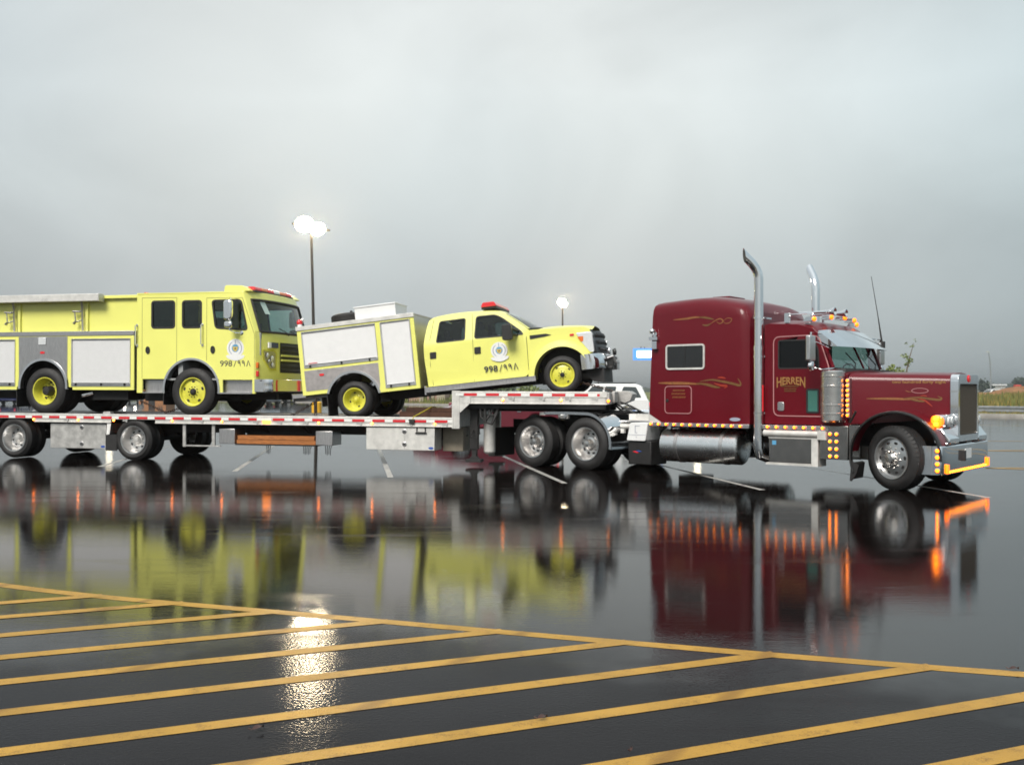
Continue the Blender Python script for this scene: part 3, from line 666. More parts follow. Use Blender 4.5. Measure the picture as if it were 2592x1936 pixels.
# landing gear
for y0, m in ((.30, m_frame), (WID - .42, m_aluw)):
    b = MB().box(7.60, 7.76, y0, y0 + .14, .36, 1.32).box(7.63, 7.73, y0 + .02, y0 + .12, .17, .4).box(7.52, 7.84, y0 - .05, y0 + .2, .10, .16).plate([(7.58, .16), (7.78, .16), (7.71, .24), (7.65, .24)], y0, y0 + .14)
    F.part('landing_leg', b, m, bevel=.006)
b = MB().tube([(7.68, .3, .75), (7.68, .02, .62), (7.85, .0, .60)], .014, 6)
F.part('landing_crank', b, m_frame); F.part('leg_bracket', MB().box(7.6, 8.2, .2, .5, 1.18, 1.22), m_frame)
F.part('air_tank', MB().lathe([(.001, .42), (.09, .40), (.12, .36), (.12, -.36), (.09, -.40), (.001, -.42)], (7.93, .62, .66), 20, 'z'), m_rail)
F.part('side_locker', MB().box(6.96, 7.40, .5, 1.3, .30, .80), m_beige, bevel=.01)
for q in ([(7.85, .18, 1.30), (7.88, .14, 1.02), (7.98, .14, .96), (8.08, .18, 1.12), (8.14, .2, 1.30)], [(7.95, .15, 1.30), (7.98, .12, .92), (8.10, .13, .88), (8.2, .17, 1.1), (8.22, .2, 1.30)], [(8.02, .2, 1.30), (8.06, .16, 1.08), (8.16, .16, 1.06), (8.28, .2, 1.30)]): F.part('hanging_hose', MB().tube(q, .028, 6), m_frame)
TR = F
# timber stored in the rack
F = Frame('timber_stack', 'orange timber beams lying in the rack under the trailer deck', 'timber', M_T, (3.38, .3, .40))
for k in range(3):
    for j in range(2):
        F.part('beam', MB().box(2.47 + .02 * ((k + j) % 2), 4.30 - .03 * ((k * 2 + j) % 3), .075 + k * .15, .075 + k * .15 + .14, .402 + j * .092, .402 + j * .092 + .086), m_wood, bevel=.006)
F = Frame('timber_block', 'dark brown timber baulks lying on the lower deck against the trailer neck', 'timber', M_T, (6.7, .6, .99))
b_ = [(6.02, 7.29, .45, .62, .99, 1.11), (6.16, 7.29, .47, .60, 1.113, 1.20), (6.02, 7.29, .64, .82, .99, 1.11)]
for q in b_: F.part('beam', MB().box(*q), m_woodb, bevel=.008)
F = Frame('tie_strap', 'yellow ratchet strap pulled over the brown timber to the trailer rail', 'strap', M_T, (6.5, 0, .99))
F.part('webbing', MB().tube([(6.46, -.02, .93), (6.50, .0, 1.02), (6.62, .30, 1.13), (6.72, .48, 1.215), (6.75, .65, 1.21)], .014, 4), m_strap)
F.part('ratchet', MB().box(6.41, 6.52, -.05, -.014, .88, .97).cyl((6.40, -.035, .95), (6.53, -.035, .95), .016, n=8), m_frame, bevel=.004)
def chain(name, label, pts, r=.017):
    F = Frame(name, label, 'chain', M_T, pts[0])
    P = [Vector(p) for p in pts]; i = 0
    for p, q in zip(P, P[1:]):
        L = (q - p).length; n = max(2, int(L / .055)); d = (q - p).normalized()
        s1 = d.cross(Vector((0, 0, 1))).normalized(); s2 = s1.cross(d)
        for k in range(n):
            c = p + d * L * (k + .5) / n; sd = s1 if (i % 2) else s2; i += 1
            ring = [c + d * .040 * math.cos(a) + sd * .022 * math.sin(a) for a in [2 * math.pi * j / 8 for j in range(9)]]
            F.part('link', MB().tube(ring, r * .55, 5, False), m_rust)
    return F
chain('load_chain', 'rusty load chain from the fire engine front axle to the trailer deck', [(.02, .25, 1.30), (.55, .22, 1.10), (.72, .16, 1.05), (1.1, .12, 1.16)])
chain('load_chain', 'rusty load chain slanting up to the back of the small rescue truck', [(3.72, .12, 1.01), (4.02, .35, 1.22), (4.20, .45, 1.36)])
chain('load_chain', 'dark chain hanging straight down behind the small rescue truck', [(4.30, .10, 1.38), (4.30, .06, 1.02)])
chain('load_chain', 'rusty chain tying the rescue truck front axle to the deck nose', [(9.75, .55, 1.75), (10.3, .45, 1.62), (10.5, .40, 1.56)])
F = Frame('wheel_chock', 'pale block on the deck between the fire engine axles', 'wheel chock', M_T, (-.7, .12, .99))
F.part('block', MB().plate([(-.82, .99), (-.60, .99), (-.63, 1.06), (-.79, 1.06)], .06, .2), m_aluw, bevel=.006)

# ================================================================== FIRE ENGINE
VN, VF = .03, 2.50
F = Frame('fire_engine', 'lime yellow crew cab fire engine riding on the lower trailer deck', 'fire engine', M_T, (0, 1.26, .99))
EC = (1.44, 1.512); ER = (-2.29, 1.512); EA = (1.405, 1.553); RA = (-2.325, 1.603)
def mirror_y(mb):   # mirror about the engine's centre plane
    c = MB(); c.add([(p[0], VN + VF - p[1], p[2]) for p in mb.v], mb.f); c.m = list(mb.m); return c
# cab side skin with window openings, wheel arch and step recesses
w1 = rrect(.43, 1.008, 2.885, 3.49, .07); w2 = rrect(1.182, 1.656, 2.885, 3.485, .07)
w3 = rquad([(1.975, 2.87), (2.755, 2.82), (2.60, 3.49), (1.89, 3.485)], .09)
out_ = [(.072, 1.48), (.21, 1.48), (.21, 1.785), (.78, 1.785)] + arc(*EA, .655, 160, 20, 22) + [(2.07, 1.785), (2.07, 1.485), (2.16, 1.485), (2.16, 1.77), (2.86, 1.77), (2.86, 1.475), (2.935, 1.475), (2.925, 2.74), (2.65, 3.62), (2.60, 3.655), (.072, 3.665)]
for far_ in (0, 1):
    b = MB().plate(out_, VN, VN + .035, [w1, w2, w3]); F.part('cab_side', mirror_y(b) if far_ else b, m_yel, bevel=.006)
    for w in (w1, w2, w3):
        b = MB().plate(grow(w, -.02), VN + .016, VN + .022); fr = band(grow(w, .006), .04, VN - .006, VN + .03)
        wo = F.part('side_window', mirror_y(b) if far_ else b, m_win); F.part('window_seal', mirror_y(fr) if far_ else fr, m_blk, wo)
    # door seams as fine grooves of dark shadow gap
    b = MB()
    for q in ([(.20, 1.80), (.20, 3.56), (1.05, 3.55), (1.05, 2.02)], [(1.775, 2.18), (1.775, 3.53), (2.62, 3.52), (2.905, 2.74), (2.905, 1.79)]):
        for p, r_ in zip(q, q[1:]): b.tube([(p[0], VN, p[1]), (r_[0], VN, r_[1])], .004, 4)
    F.part('door_seams', mirror_y(b) if far_ else b, m_frame)
    for u in (.345, 1.925):
        e = [(u + .052 * math.cos(a), 2.415 + .082 * math.sin(a)) for a in [2 * math.pi * k / 20 for k in range(20)]]
        b = MB().plate(e, VN - .012, VN + .001); b.use(1); band(e, .012, VN - .018, VN - .008, b)
        F.part('door_handle', mirror_y(b) if far_ else b, [m_blk2, m_frame])
    for u in (.075, 1.675):
        b = MB().tube([(u, VN, 2.96), (u, VN - .06, 2.95), (u, VN - .06, 2.53), (u, VN, 2.52)], .016, 8).lathe([(.03, 0), (.03, -.012)], (u, VN, 2.96), 10, cap=True).lathe([(.03, 0), (.03, -.012)], (u, VN, 2.52), 10, cap=True)
        F.part('grab_rail', mirror_y(b) if far_ else b, m_chr)
    # chrome arch trim
    rg = []
    for (px_, pz_), (qx, qz) in zip(arc(*EA, .645, 187, -7, 30), arc(*EA, .692, 187, -7, 30)):
        rg.append([(px_, VN - .012, pz_), (qx, VN - .012, qz), (qx, VN + .03, qz), (px_, VN + .15, pz_)])
    F.part('arch_trim', mirror_y(MB().rings(rg)) if far_ else MB().rings(rg), m_chr)
    b = MB().box(.215, .70, VN + .10, VN + .12, 1.50, 1.785).box(.215, .70, VN - .01, VN + .12, 1.475, 1.50)
    F.part('entry_step', mirror_y(b) if far_ else b, m_alub)
    b = MB().box(2.10, 2.855, VN + .10, VN + .12, 1.50, 1.77).box(2.10, 2.855, VN - .01, VN + .12, 1.468, 1.50)
    F.part('entry_step', mirror_y(b) if far_ else b, m_alub)
# wheel housing
rg = [[(x, VN + .04, z), (x, .75, z)] for x, z in arc(*EA, .66, 195, -15, 24)]
F.part('wheel_housing', MB().rings(rg, cap=False, closed=False).box(.7, 2.2, .75, .77, 1.3, 2.3), m_frame)
# roof, raised roof pod, front skin
def eu(v, z):       # forward position of the front skin
    t = (v - 1.265) / 1.235; e = 2.925 if z <= 2.74 else 2.925 - (z - 2.74) / .88 * .275
    return e + .24 * max(0, 1 - abs(t) ** 2.6) ** .8
b = MB().platez([(.072, VN)] + [(eu(VN + (VF - VN) * k / 16, 3.63), VN + (VF - VN) * k / 16) for k in range(17)] + [(.072, VF)], 3.60, 3.665)
F.part('cab_roof', b, m_yel, bevel=.025, seg=3)
F.part('roof_pod', MB().plate(rquad([(2.16, 3.66), (2.19, 3.80), (2.62, 3.785), (2.80, 3.66)], .05), .06, 2.44), m_yel, bevel=.02)
Z = lambda a, c: (lambda p, q: (eu(VN + (VF - VN) * p, a + (c - a) * q), VN + (VF - VN) * p, a + (c - a) * q))
F.part('front_skin', MB().grid(Z(1.74, 2.80), 24, 6), m_yel)
F.part('front_header', MB().grid(Z(3.49, 3.655), 24, 2), m_yel)
for a in (0, .955): F.part('windscreen_pillar', MB().grid(lambda p, q: (eu(VN + (VF - VN) * (a + p * .045), 2.80 + .69 * q), VN + (VF - VN) * (a + p * .045), 2.80 + .69 * q), 2, 6), m_yel)
ws = F.part('windscreen', MB().grid(lambda p, q: (eu(VN + (VF - VN) * (.045 + p * .91), 2.80 + .69 * q) - .015, VN + (VF - VN) * (.045 + p * .91), 2.80 + .69 * q), 24, 4), m_wins)
def wsp(p, q, d=.006): v = VN + (VF - VN) * (.045 + p * .91); z = 2.80 + .69 * q; return (eu(v, z) + d, v, z)
ring = [wsp(k / 20, 0) for k in range(21)] + [wsp(1, k / 6) for k in range(1, 7)] + [wsp(1 - k / 20, 1) for k in range(1, 21)] + [wsp(0, 1 - k / 6) for k in range(1, 7)]
F.part('windscreen_seal', MB().tube(ring, .028, 6, False), m_blk, ws)
F.part('visor_sticker', MB().grid(lambda p, q: wsp(.10 + .075 * p + .03 * (1 - q), .58 + .38 * q, -.008), 2, 2), mat('pale_green_paper', (.55, .68, .62), .6), ws)
b = MB().tube([wsp(.42, -.06, .02), wsp(.36, .06, .03), wsp(.26, .14, .03)], .01, 5).tube([wsp(.72, -.06, .02), wsp(.66, .06, .03), wsp(.55, .14, .03)], .01, 5)
F.part('wipers', b, m_blk)
# interior
b = MB().box(.08, 2.9, .10, 2.42, 1.76, 1.80).box(.075, .10, .08, 2.44, 1.8, 3.6)
b.use(1)
for u, v in ((.5, .3), (.5, 1.75), (1.85, .28), (1.85, 1.72)): b.box(u, u + .5, v, v + .5, 2.3, 2.45).box(u - .08, u + .06, v, v + .5, 2.4, 3.12)
b.use(0).box(2.55, 3.0, .12, 2.42, 2.3, 2.78).box(1.2, 2.3, .95, 1.6, 1.8, 2.5).box(1.05, 1.16, .10, 2.42, 1.8, 2.75)
b.tube([(2.42 + .03 * math.cos(a), .62 + .2 * math.cos(a), 2.78 + .2 * math.sin(a)) for a in [2 * math.pi * k / 16 for k in range(17)]], .015, 5, False)
F.part('cab_interior', b, [m_int_refl, m_seat])
# grille
gf = lambda v, z: eu(v, z)
b = MB().grid(lambda p, q: (gf(.72 + 1.1 * p, 2.6) + .012, .72 + 1.1 * p, 1.93 + .66 * q), 12, 2)
gr = F.part('grille', b, m_frame)
for k in range(6):
    z = 1.97 + k * .105
    F.part('slat', MB().rings([[(gf(v, 2.5) + .012, v, z), (gf(v, 2.5) + .05, v, z + .01), (gf(v, 2.5) + .05, v, z + .035), (gf(v, 2.5) + .012, v, z + .05)] for v in [.74 + 1.06 * j / 10 for j in range(11)]]), m_yel if k in (2, 3) else m_blk2, gr)
def front_patch(name, pts, m, d=.012, parent=None, th=.03):
    """patch on the front skin from (v,z) outline"""
    n = len(pts); vs = [(eu(p[0], p[1]) + d, p[0], p[1]) for p in pts] + [(eu(p[0], p[1]) + d - th, p[0], p[1]) for p in pts]
    return F.part(name, MB().add(vs, [tuple(range(n)), tuple(range(2 * n - 1, n - 1, -1))] + [(i, (i + 1) % n, (i + 1) % n + n, i + n) for i in range(n)]), m, parent)
for s_ in (0, 1):
    mv = (lambda v: v) if not s_ else (lambda v: VN + VF - v)
    bz = front_patch('headlamp_bezel', [(mv(v), z) for v, z in ((.17, 2.42), (.19, 2.20), (.36, 1.98), (.58, 1.98), (.60, 2.36), (.50, 2.42))], m_yel_rim)
    hl = front_patch('headlamp', [(mv(v), z) for v, z in ((.21, 2.39), (.23, 2.22), (.38, 2.02), (.54, 2.02), (.55, 2.34), (.47, 2.39))], m_alub, .02)
    for v, z, r_ in ((.30, 2.30, .055), (.44, 2.22, .075), (.45, 2.09, .055), (.34, 2.18, .04)):
        F.part('bulb_reflector', MB().lathe([(r_, .0), (r_ * .8, .012), (.001, .02)], (eu(mv(v), z) + .022, mv(v), z), 14, 'x'), m_hl, hl)
    wl = front_patch('warning_lamp', [(mv(v), z) for v, z in ((.30, 2.58), (.30, 2.46), (.37, 2.46), (.37, 2.58))], m_wht, .05)
    front_patch('blue_lens', [(mv(v), z) for v, z in ((.37, 2.58), (.37, 2.46), (.60, 2.46), (.60, 2.58))], m_blue, .05, wl)
    for z, m in ((2.08, m_org), (1.90, m_red)):
        b = MB().plate(rrect(2.945, 2.99, z - .06, z + .06, .015), VN - .0, VN + .06); F.part('side_marker', mirror_y(b) if s_ else b, m, bevel=.005)
# bumper
prof = [(3.02, VN - .02), (3.26, VN + .02), (3.42, VN + .40), (3.44, 1.265), (3.42, VF - .40), (3.26, VF - .02), (3.02, VF + .02)]
pc = curve2(prof, 6)
rg = [[(x, v, 1.515), (x + .01, v, 1.53), (x + .0, v, 1.60), (x, v, 1.70), (x + .01, v, 1.765), (x, v, 1.78), (x - .10, v, 1.78), (x - .10, v, 1.515)] for x, v in pc]
F.part('bumper', MB().rings(rg), m_chr)
F.part('bumper_deck', MB().platez([(2.9, VN + .05)] + [(x - .05, v) for x, v in pc] + [(2.9, VF - .05)], 1.74, 1.76), m_frame)
F.part('front_apron', MB().box(2.6, 3.1, .15, 2.38, 1.48, 1.745), m_frame)
# light bar
b = MB(); b.box(2.50, 2.82, .22, 2.0, 3.665, 3.70); lb = F.part('light_bar', b, m_blk2)
for k, m in enumerate((m_red, m_org, m_red, m_wht, m_org, m_red)):
    v0 = .24 + k * .29
    F.part('lens', MB().plate(rquad([(2.50, 3.70), (2.53, 3.78), (2.79, 3.78), (2.82, 3.70)], .03), v0, v0 + .283), m, lb, bevel=.012)
F.part('roof_marker', MB().box(.12, .20, .2, .3, 3.665, 3.70), m_red, bevel=.01)
# mirrors
for s_ in (0, 1):
    b = MB().plate(rrect(2.35, 2.54, 3.03, 3.45, .06), -.30, -.19); b.plate(rrect(2.36, 2.54, 2.865, 3.005, .05), -.29, -.19)
    mo = F.part('mirror', mirror_y(b) if s_ else b, m_chr, bevel=.03, seg=3)
    b = MB().tube([(2.50, VN + .02, 3.52), (2.46, -.16, 3.50), (2.45, -.20, 3.2), (2.45, -.20, 2.82), (2.52, -.1, 2.77), (2.60, VN + .0, 2.77)], .012, 6).lathe([(.05, 0), (.03, -.02)], (2.60, VN, 2.77), 10, cap=True)
    F.part('mirror_arm', mirror_y(b) if s_ else b, m_chr, mo)
# emblem and number
def emblem(F, cx, cz, r, y, up=(0, 1)):
    b = MB(); c = lambda rr, n=28: [(cx + rr * math.cos(a), cz + rr * math.sin(a)) for a in [2 * math.pi * k / n for k in range(n)]]
    b.plate(c(r), y - .003, y)
    rib = [(cx - 1.12 * r, cz - .82 * r), (cx - .9 * r, cz - .72 * r), (cx - .55 * r, cz - .8 * r), (cx, cz - .95 * r), (cx + .55 * r, cz - .8 * r), (cx + .9 * r, cz - .72 * r), (cx + 1.12 * r, cz - .82 * r), (cx + .92 * r, cz - 1.08 * r), (cx + .4 * r, cz - 1.28 * r), (cx, cz - 1.33 * r), (cx - .4 * r, cz - 1.28 * r), (cx - .92 * r, cz - 1.08 * r)]
    b.plate(rib, y - .0045, y)
    b.use(1)
    for a0 in (118, -62 - 60):
        ribbon([(cx + .74 * r * math.cos(R(a)), cz + .74 * r * math.sin(R(a))) for a in ([118 + k * 12 for k in range(11)] if a0 == 118 else [62 - k * 12 for k in range(11)])], [.05 * r + .06 * r * math.sin(math.pi * k / 10) for k in range(11)], y - .003, b, .002)
    ribbon([(cx, cz + .9 * r), (cx, cz + .45 * r)], [.05 * r, .09 * r], y - .003, b, .002)
    b.use(2).plate(c(.42 * r), y - .005, y - .003)
    b.use(3).plate([(cx - .33 * r, cz + .16 * r), (cx + .33 * r, cz + .16 * r), (cx + .25 * r, cz - .2 * r), (cx, cz - .38 * r), (cx - .25 * r, cz - .2 * r)], y - .007, y - .005)
    b.use(4).plate([(cx - .1 * r, cz - .12 * r), (cx + .1 * r, cz - .12 * r), (cx, cz + .1 * r)], y - .009, y - .007)
    return F.part('emblem', b, [m_wht, m_grey, m_skyp, mat('sand_print', (.62, .45, .10), .5), m_prnt])
def number(F, x, z, h, w, y):
    t, tw = text_mb('998', h, w * .40, bold=.006); b = place(t, x, y, z); sw = .016
    ribbon([(x + w * .455, z - h * .08), (x + w * .535, z + h * 1.02)], [.012, .012], y, b)
    for k in (0, 1):
        a = x + w * (.625 + .14 * k); rr = w * .030
        lp = [(a + rr * math.cos(R(t_)), z + h * (.76 + .20 * math.sin(R(t_)))) for t_ in range(0, -361, -30)]
        ribbon(lp, [sw] * len(lp), y, b); ribbon([(a + rr, z + h * .80), (a + rr + w * .010, z + h * .42), (a + rr + w * .022, z)], [.019, .017, .010], y, b)
    a = x + w * .935
    ribbon([(a - w * .05, z), (a, z + h)], [.017, .011], y, b); ribbon([(a, z + h), (a + w * .065, z)], [.011, .017], y, b)
    return F.part('number', b, m_prnt)
emblem(F, 2.46, 2.445, .20, VN - .001); number(F, 2.10, 2.055, .125, .71, VN - .001)
# ---- rear body
XL = -4.75
bl = [(XL, 1.54), (-3.02, 1.54)] + [(-3.02, 1.60)] + arc(*RA, .665, 180, 0, 24) + [(-1.56 - .0, 1.60), (-1.56, 1.54), (0, 1.54), (0, 2.745), (XL, 2.745)]
h1 = [(-1.588, 1.62), (-.086, 1.62), (-.086, 2.68), (-1.588, 2.68)]; h0 = [(-4.62, 1.62), (-3.06, 1.62), (-3.06, 2.68), (-4.62, 2.68)]
for far_ in (0, 1):
    b = MB().plate(bl, VN, VN + .04, [h1, h0]); F.part('body_side', mirror_y(b) if far_ else b, m_yel, bevel=.005)
    for x0, x1 in ((-1.588, -.086), (-4.62, -3.06)):
        b = MB(); nsl = 26; z0, z1 = 1.66, 2.665
        for k in range(nsl):
            a = z0 + (z1 - z0) * k / nsl; c = z0 + (z1 - z0) * (k + 1) / nsl
            b.add([(x0, VN + .018, a), (x1, VN + .018, a), (x1, VN + .0165, (a + c) / 2), (x0, VN + .0165, (a + c) / 2), (x1, VN + .018, c), (x0, VN + .018, c)], [(0, 1, 2, 3), (3, 2, 4, 5)])
        sh = F.part('roller_shutter', mirror_y(b) if far_ else b, m_shut, smooth=60)
        b = band([(x0, 1.62), (x1, 1.62), (x1, 2.68), (x0, 2.68)], .022, VN - .012, VN + .02); F.part('shutter_frame', mirror_y(b) if far_ else b, m_alu, sh)
        b = MB().box(x0 + .02, x1 - .02, VN - .006, VN + .012, 1.645, 1.69); b.use(1)
        for u in (x0 + .10, (x0 + x1) / 2, x1 - .16): b.box(u, u + .035, VN - .026, VN - .004, 1.63, 1.695)
        b.box(x0 + .03, x1 - .03, VN - .016, VN - .006, 1.685, 1.697)
        F.part('pull_bar', mirror_y(b) if far_ else b, [m_alu, m_blk2], sh)
    # brushed panel over the rear wheel
    pn = arc(*RA, .632, 178, 2, 26) + [(-1.69, 2.735), (-2.965, 2.735)]
    b = MB().plate(pn, VN - .008, VN - .001); F.part('wheel_panel', mirror_y(b) if far_ else b, m_alub)
    rg = []
    for (px_, pz_), (qx, qz) in zip(arc(*RA, .592, 184, -4, 30), arc(*RA, .645, 184, -4, 30)):
        rg.append([(px_, VN - .02, pz_), (qx, VN - .02, qz), (qx, VN + .02, qz), (px_, VN + .15, pz_)])
    F.part('arch_trim', mirror_y(MB().rings(rg)) if far_ else MB().rings(rg), m_chr)
    b = MB().box(XL, .0, VN - .012, VN + .06, 2.747, 2.845); F.part('trim_strip', mirror_y(b) if far_ else b, m_alub, bevel=.004)
    b = MB().box(XL, .06, VN + .10, VN + .13, 2.846, 3.58); b.box(XL, .06, VN + .02, VN + .13, 3.565, 3.635)
    for u in (-1.28, -3.05): b.box(u, u + .07, VN + .055, VN + .101, 2.848, 3.563)
    F.part('upper_panel', mirror_y(b) if far_ else b, m_yel, bevel=.006)
b = MB().plate(rrect(-2.44, -2.24, 2.55, 2.72, .02), VN - .022, VN - .008); F.part('scene_lamp', b, m_hl, bevel=.006)
F.part('red_reflector', MB().plate(rrect(-2.39, -2.28, 2.35, 2.40, .012), VN - .018, VN - .008), m_red)
F.part('wheel_housing', MB().rings([[(x, VN + .04, z), (x, .85, z)] for x, z in arc(*RA, .63, 190, -10, 24)], cap=False, closed=False).box(-3.1, -1.5, .85, .87, 1.3, 2.3), m_frame)
F.part('body_core', MB().box(XL, -3.04, .07, 2.46, 1.56, 2.84).box(-3.04, -1.55, .2, 2.3, 2.26, 2.84).box(-1.55, -.0, .09, 2.44, 1.56, 2.84).box(XL, .03, .17, 2.36, 2.84, 3.56), m_int)
F.part('rear_roof', MB().box(XL, .07, VN + .10, VF - .1, 3.60, 3.63), m_yel)
# folded awning and its arms
b = MB().plate(rrect(-4.9, -.80, 3.50, 3.665, .03), -.13, .05); b.plate(rrect(-.80, -.775, 3.49, 3.67, .01), -.14, .06)
aw = F.part('awning', b, m_rail, bevel=.01)
for u in (-3.10, -1.31):
    b = MB().tube([(u, .0, 3.50), (u - .02, .05, 3.40), (u, .05, 2.86)], .028, 6).tube([(u, .05, 3.30), (u - .2, .03, 3.28), (u - .17, .03, 3.05), (u - .2, .02, 3.0)], .016, 6).tube([(u - .02, .05, 3.10), (u - .17, .03, 3.05)], .014, 6).tube([(u - .21, .0, 3.02), (u - .14, .0, 3.07)], .022, 6).tube([(u - .24, .02, 3.29), (u - .05, .02, 3.28)], .02, 6)
    F.part('awning_arm', b, m_alub, aw)
# chassis
b = MB().box(XL, 3.0, .85, .97, 1.33, 1.52).box(XL, 3.0, 1.56, 1.68, 1.33, 1.52).box(-1.2, -.3, .25, .8, 1.32, 1.55).box(.1, .65, .3, .8, 1.3, 1.5)
b.cyl((EC[0], .4, EC[1]), (EC[0], 2.1, EC[1]), .09).cyl((ER[0], .4, ER[1]), (ER[0], 2.1, ER[1]), .13).ball((ER[0], 1.26, ER[1]), .28)
F.part('chassis', b, m_frame)
F.part('exhaust_tip', MB().cyl((-1.42, .2, 1.42), (-1.18, .25, 1.48), .05, .05, 12), m_chr)
wheel(F, (EC[0], .17, EC[1] - .005), .515, .29, .30, 'efront'); wheel(F, (EC[0], 2.36, EC[1] - .005), .515, .29, .30, 'efront', True)
for y, pl, fr in ((.18, 0, 0), (.51, 1, 0), (2.35, 0, 1), (2.02, 1, 1)): wheel(F, (ER[0], y, ER[1]), .515, .28, .30, 'erear', bool(fr), plain=bool(pl))
F.part('mudflap', MB().box(.70, .72, .06, .5, 1.22, 1.6), m_blk); F.part('mudflap', MB().box(-3.06, -3.04, .06, .65, 1.15, 1.6), m_blk)

# ================================================================== RESCUE TRUCK (crew cab pickup chassis with a box body)
M_P = M_T @ Matrix.Translation((5.17, 0, 1.362)) @ Matrix.Rotation(R(2.4), 4, 'Z') @ Matrix.Rotation(-R(6.2), 4, 'Y')
F = Frame('rescue_truck', 'small lime yellow rescue truck with silver lockers, nose tilted up over the trailer step', 'fire truck', M_P, (0, 1.24, -.375))
B0, B1 = .06, 2.42
CV0, CV1 = .23, 2.25
def mir(mb):
    c = MB(); c.add([(p[0], B0 + B1 - p[1], p[2]) for p in mb.v], mb.f); c.m = list(mb.m); return c
# --- box body
ol = [(-1.115, .19), (-.545, .19)] + arc(0, 0, .575, 160, 12, 24) + [(.56, .085), (1.45, .085), (1.45, 1.63), (-1.115, 1.63)]
ho = [[(-1.02, .76), (.61, .76), (.61, 1.525), (-1.02, 1.525)], [(.715, .165), (1.365, .165), (1.365, 1.525), (.715, 1.525)]]
for far_ in (0, 1):
    G = (lambda q: mir(q)) if far_ else (lambda q: q)
    F.part('body_side', G(MB().plate(ol, B0, B0 + .04, ho)), m_yel, bevel=.005)
    for (x0, z0), (x1, z1) in ((ho[0][0], ho[0][2]), (ho[1][0], ho[1][2])):
        b = MB(); n = int((z1 - z0) / .04)
        for k in range(n):
            a = z0 + .03 + (z1 - z0 - .03) * k / n; c = z0 + .03 + (z1 - z0 - .03) * (k + 1) / n
            b.add([(x0, B0 + .018, a), (x1, B0 + .018, a), (x1, B0 + .0165, (a + c) / 2), (x0, B0 + .0165, (a + c) / 2), (x1, B0 + .018, c), (x0, B0 + .018, c)], [(0, 1, 2, 3), (3, 2, 4, 5)])
        sh = F.part('roller_shutter', G(b), m_shut2, smooth=60)
        F.part('shutter_frame', G(band([(x0, z0), (x1, z0), (x1, z1), (x0, z1)], .024, B0 - .012, B0 + .02)), m_alu, sh)
        b = MB().box(x0 + .02, x1 - .02, B0 - .006, B0 + .012, z0 + .01, z0 + .055); b.use(1)
        for u in ([x0 + .12, (x0 + x1) / 2, x1 - .2] if x1 - x0 > 1 else [x0 + .1, x1 - .16]): b.box(u, u + .035, B0 - .026, B0 - .004, z0, z0 + .062)
        b.box(x0 + .03, x1 - .03, B0 - .016, B0 - .006, z0 + .052, z0 + .062)
        F.part('pull_bar', G(b), [m_alu, m_blk2], sh)
    if not far_: F.part('red_label', MB().box(-.93, -.73, B0 + .006, B0 + .012, .845, .858), m_redt)
    b = MB().plate([(-1.03, .275), (-.535, .275)] + arc(0, 0, .60, 153, 15, 20)[0:] + [(.60, .275), (.60, .705), (-1.03, .705)], B0 - .006, B0 - .001)
    for k in range(52):
        u = -1.02 + k * .031
        zb = .29 if abs(u) > .545 else math.sqrt(.61 ** 2 - u * u) + .01
        if .69 - zb > .04: b.box(u, u + .012, B0 - .010, B0 - .005, zb, .695)
    F.part('tread_panel', G(b), m_tread)
    rg = [[(a[0], B0 - .02, a[1]), (c[0], B0 - .02, c[1]), (c[0], B0 + .02, c[1]), (a[0], B0 + .15, a[1])] for a, c in zip(arc(0, 0, .555, 162, 8, 26), arc(0, 0, .605, 162, 8, 26))]
    F.part('arch_trim', G(MB().rings(rg)), m_chr)
    F.part('top_trim', G(MB().box(-1.13, 1.46, B0 - .02, B0 + .05, 1.555, 1.645)), m_rail, bevel=.006)
b = MB().plate(rrect(-.70, -.60, .565, .612, .012), B0 - .02, B0 - .009); F.part('red_reflector', b, m_red)
F.part('body_front', MB().box(1.425, 1.448, B0 + .04, B1 - .04, .09, 1.60), m_alub)
F.part('body_rear', MB().box(-1.11, -1.08, B0 + .04, B1 - .04, .2, 1.60), m_yel)
F.part('body_roof', MB().box(-1.12, 1.455, B0 + .02, B1 - .02, 1.60, 1.632), m_tread)
F.part('body_core', MB().box(-1.07, 1.42, B0 + .07, B1 - .07, .62, 1.59).box(.6, 1.42, B0 + .05, B1 - .05, .12, .8).box(-1.07, -.62, B0 + .06, B1 - .06, .22, .8), m_int)
F.part('wheel_housing', MB().rings([[(x, B0 + .04, z), (x, .75, z)] for x, z in arc(0, 0, .57, 190, -10, 24)], cap=False, closed=False), m_frame)
F.part('roof_box', MB().box(.17, 1.06, .14, .95, 1.645, 1.905).box(.155, 1.075, .125, .965, 1.885, 1.915), m_wht, bevel=.008)
F.part('roof_rail', MB().box(-.95, .12, .4, .43, 1.632, 1.68).box(-.95, .12, 1.6, 1.63, 1.632, 1.68), m_blk2)
bc = F.part('beacon', MB().ball((-1.06, .13, 1.735), .062, 8, (1, 1, 1.15)), m_red)
F.part('beacon_base', MB().cyl((-1.06, .13, 1.645), (-1.06, .13, 1.70), .05, n=12).ball((-1.0, .16, 1.79), .04, 6), m_wht, bc)
F.part('tail_step', MB().box(-1.42, -1.115, .2, 2.3, .16, .24).box(-1.42, -1.40, .2, 2.3, .10, .26), m_alub)
for v in (.3, 2.05): F.part('tail_lamp', MB().box(-1.135, -1.115, v, v + .12, .3, .5), m_red)
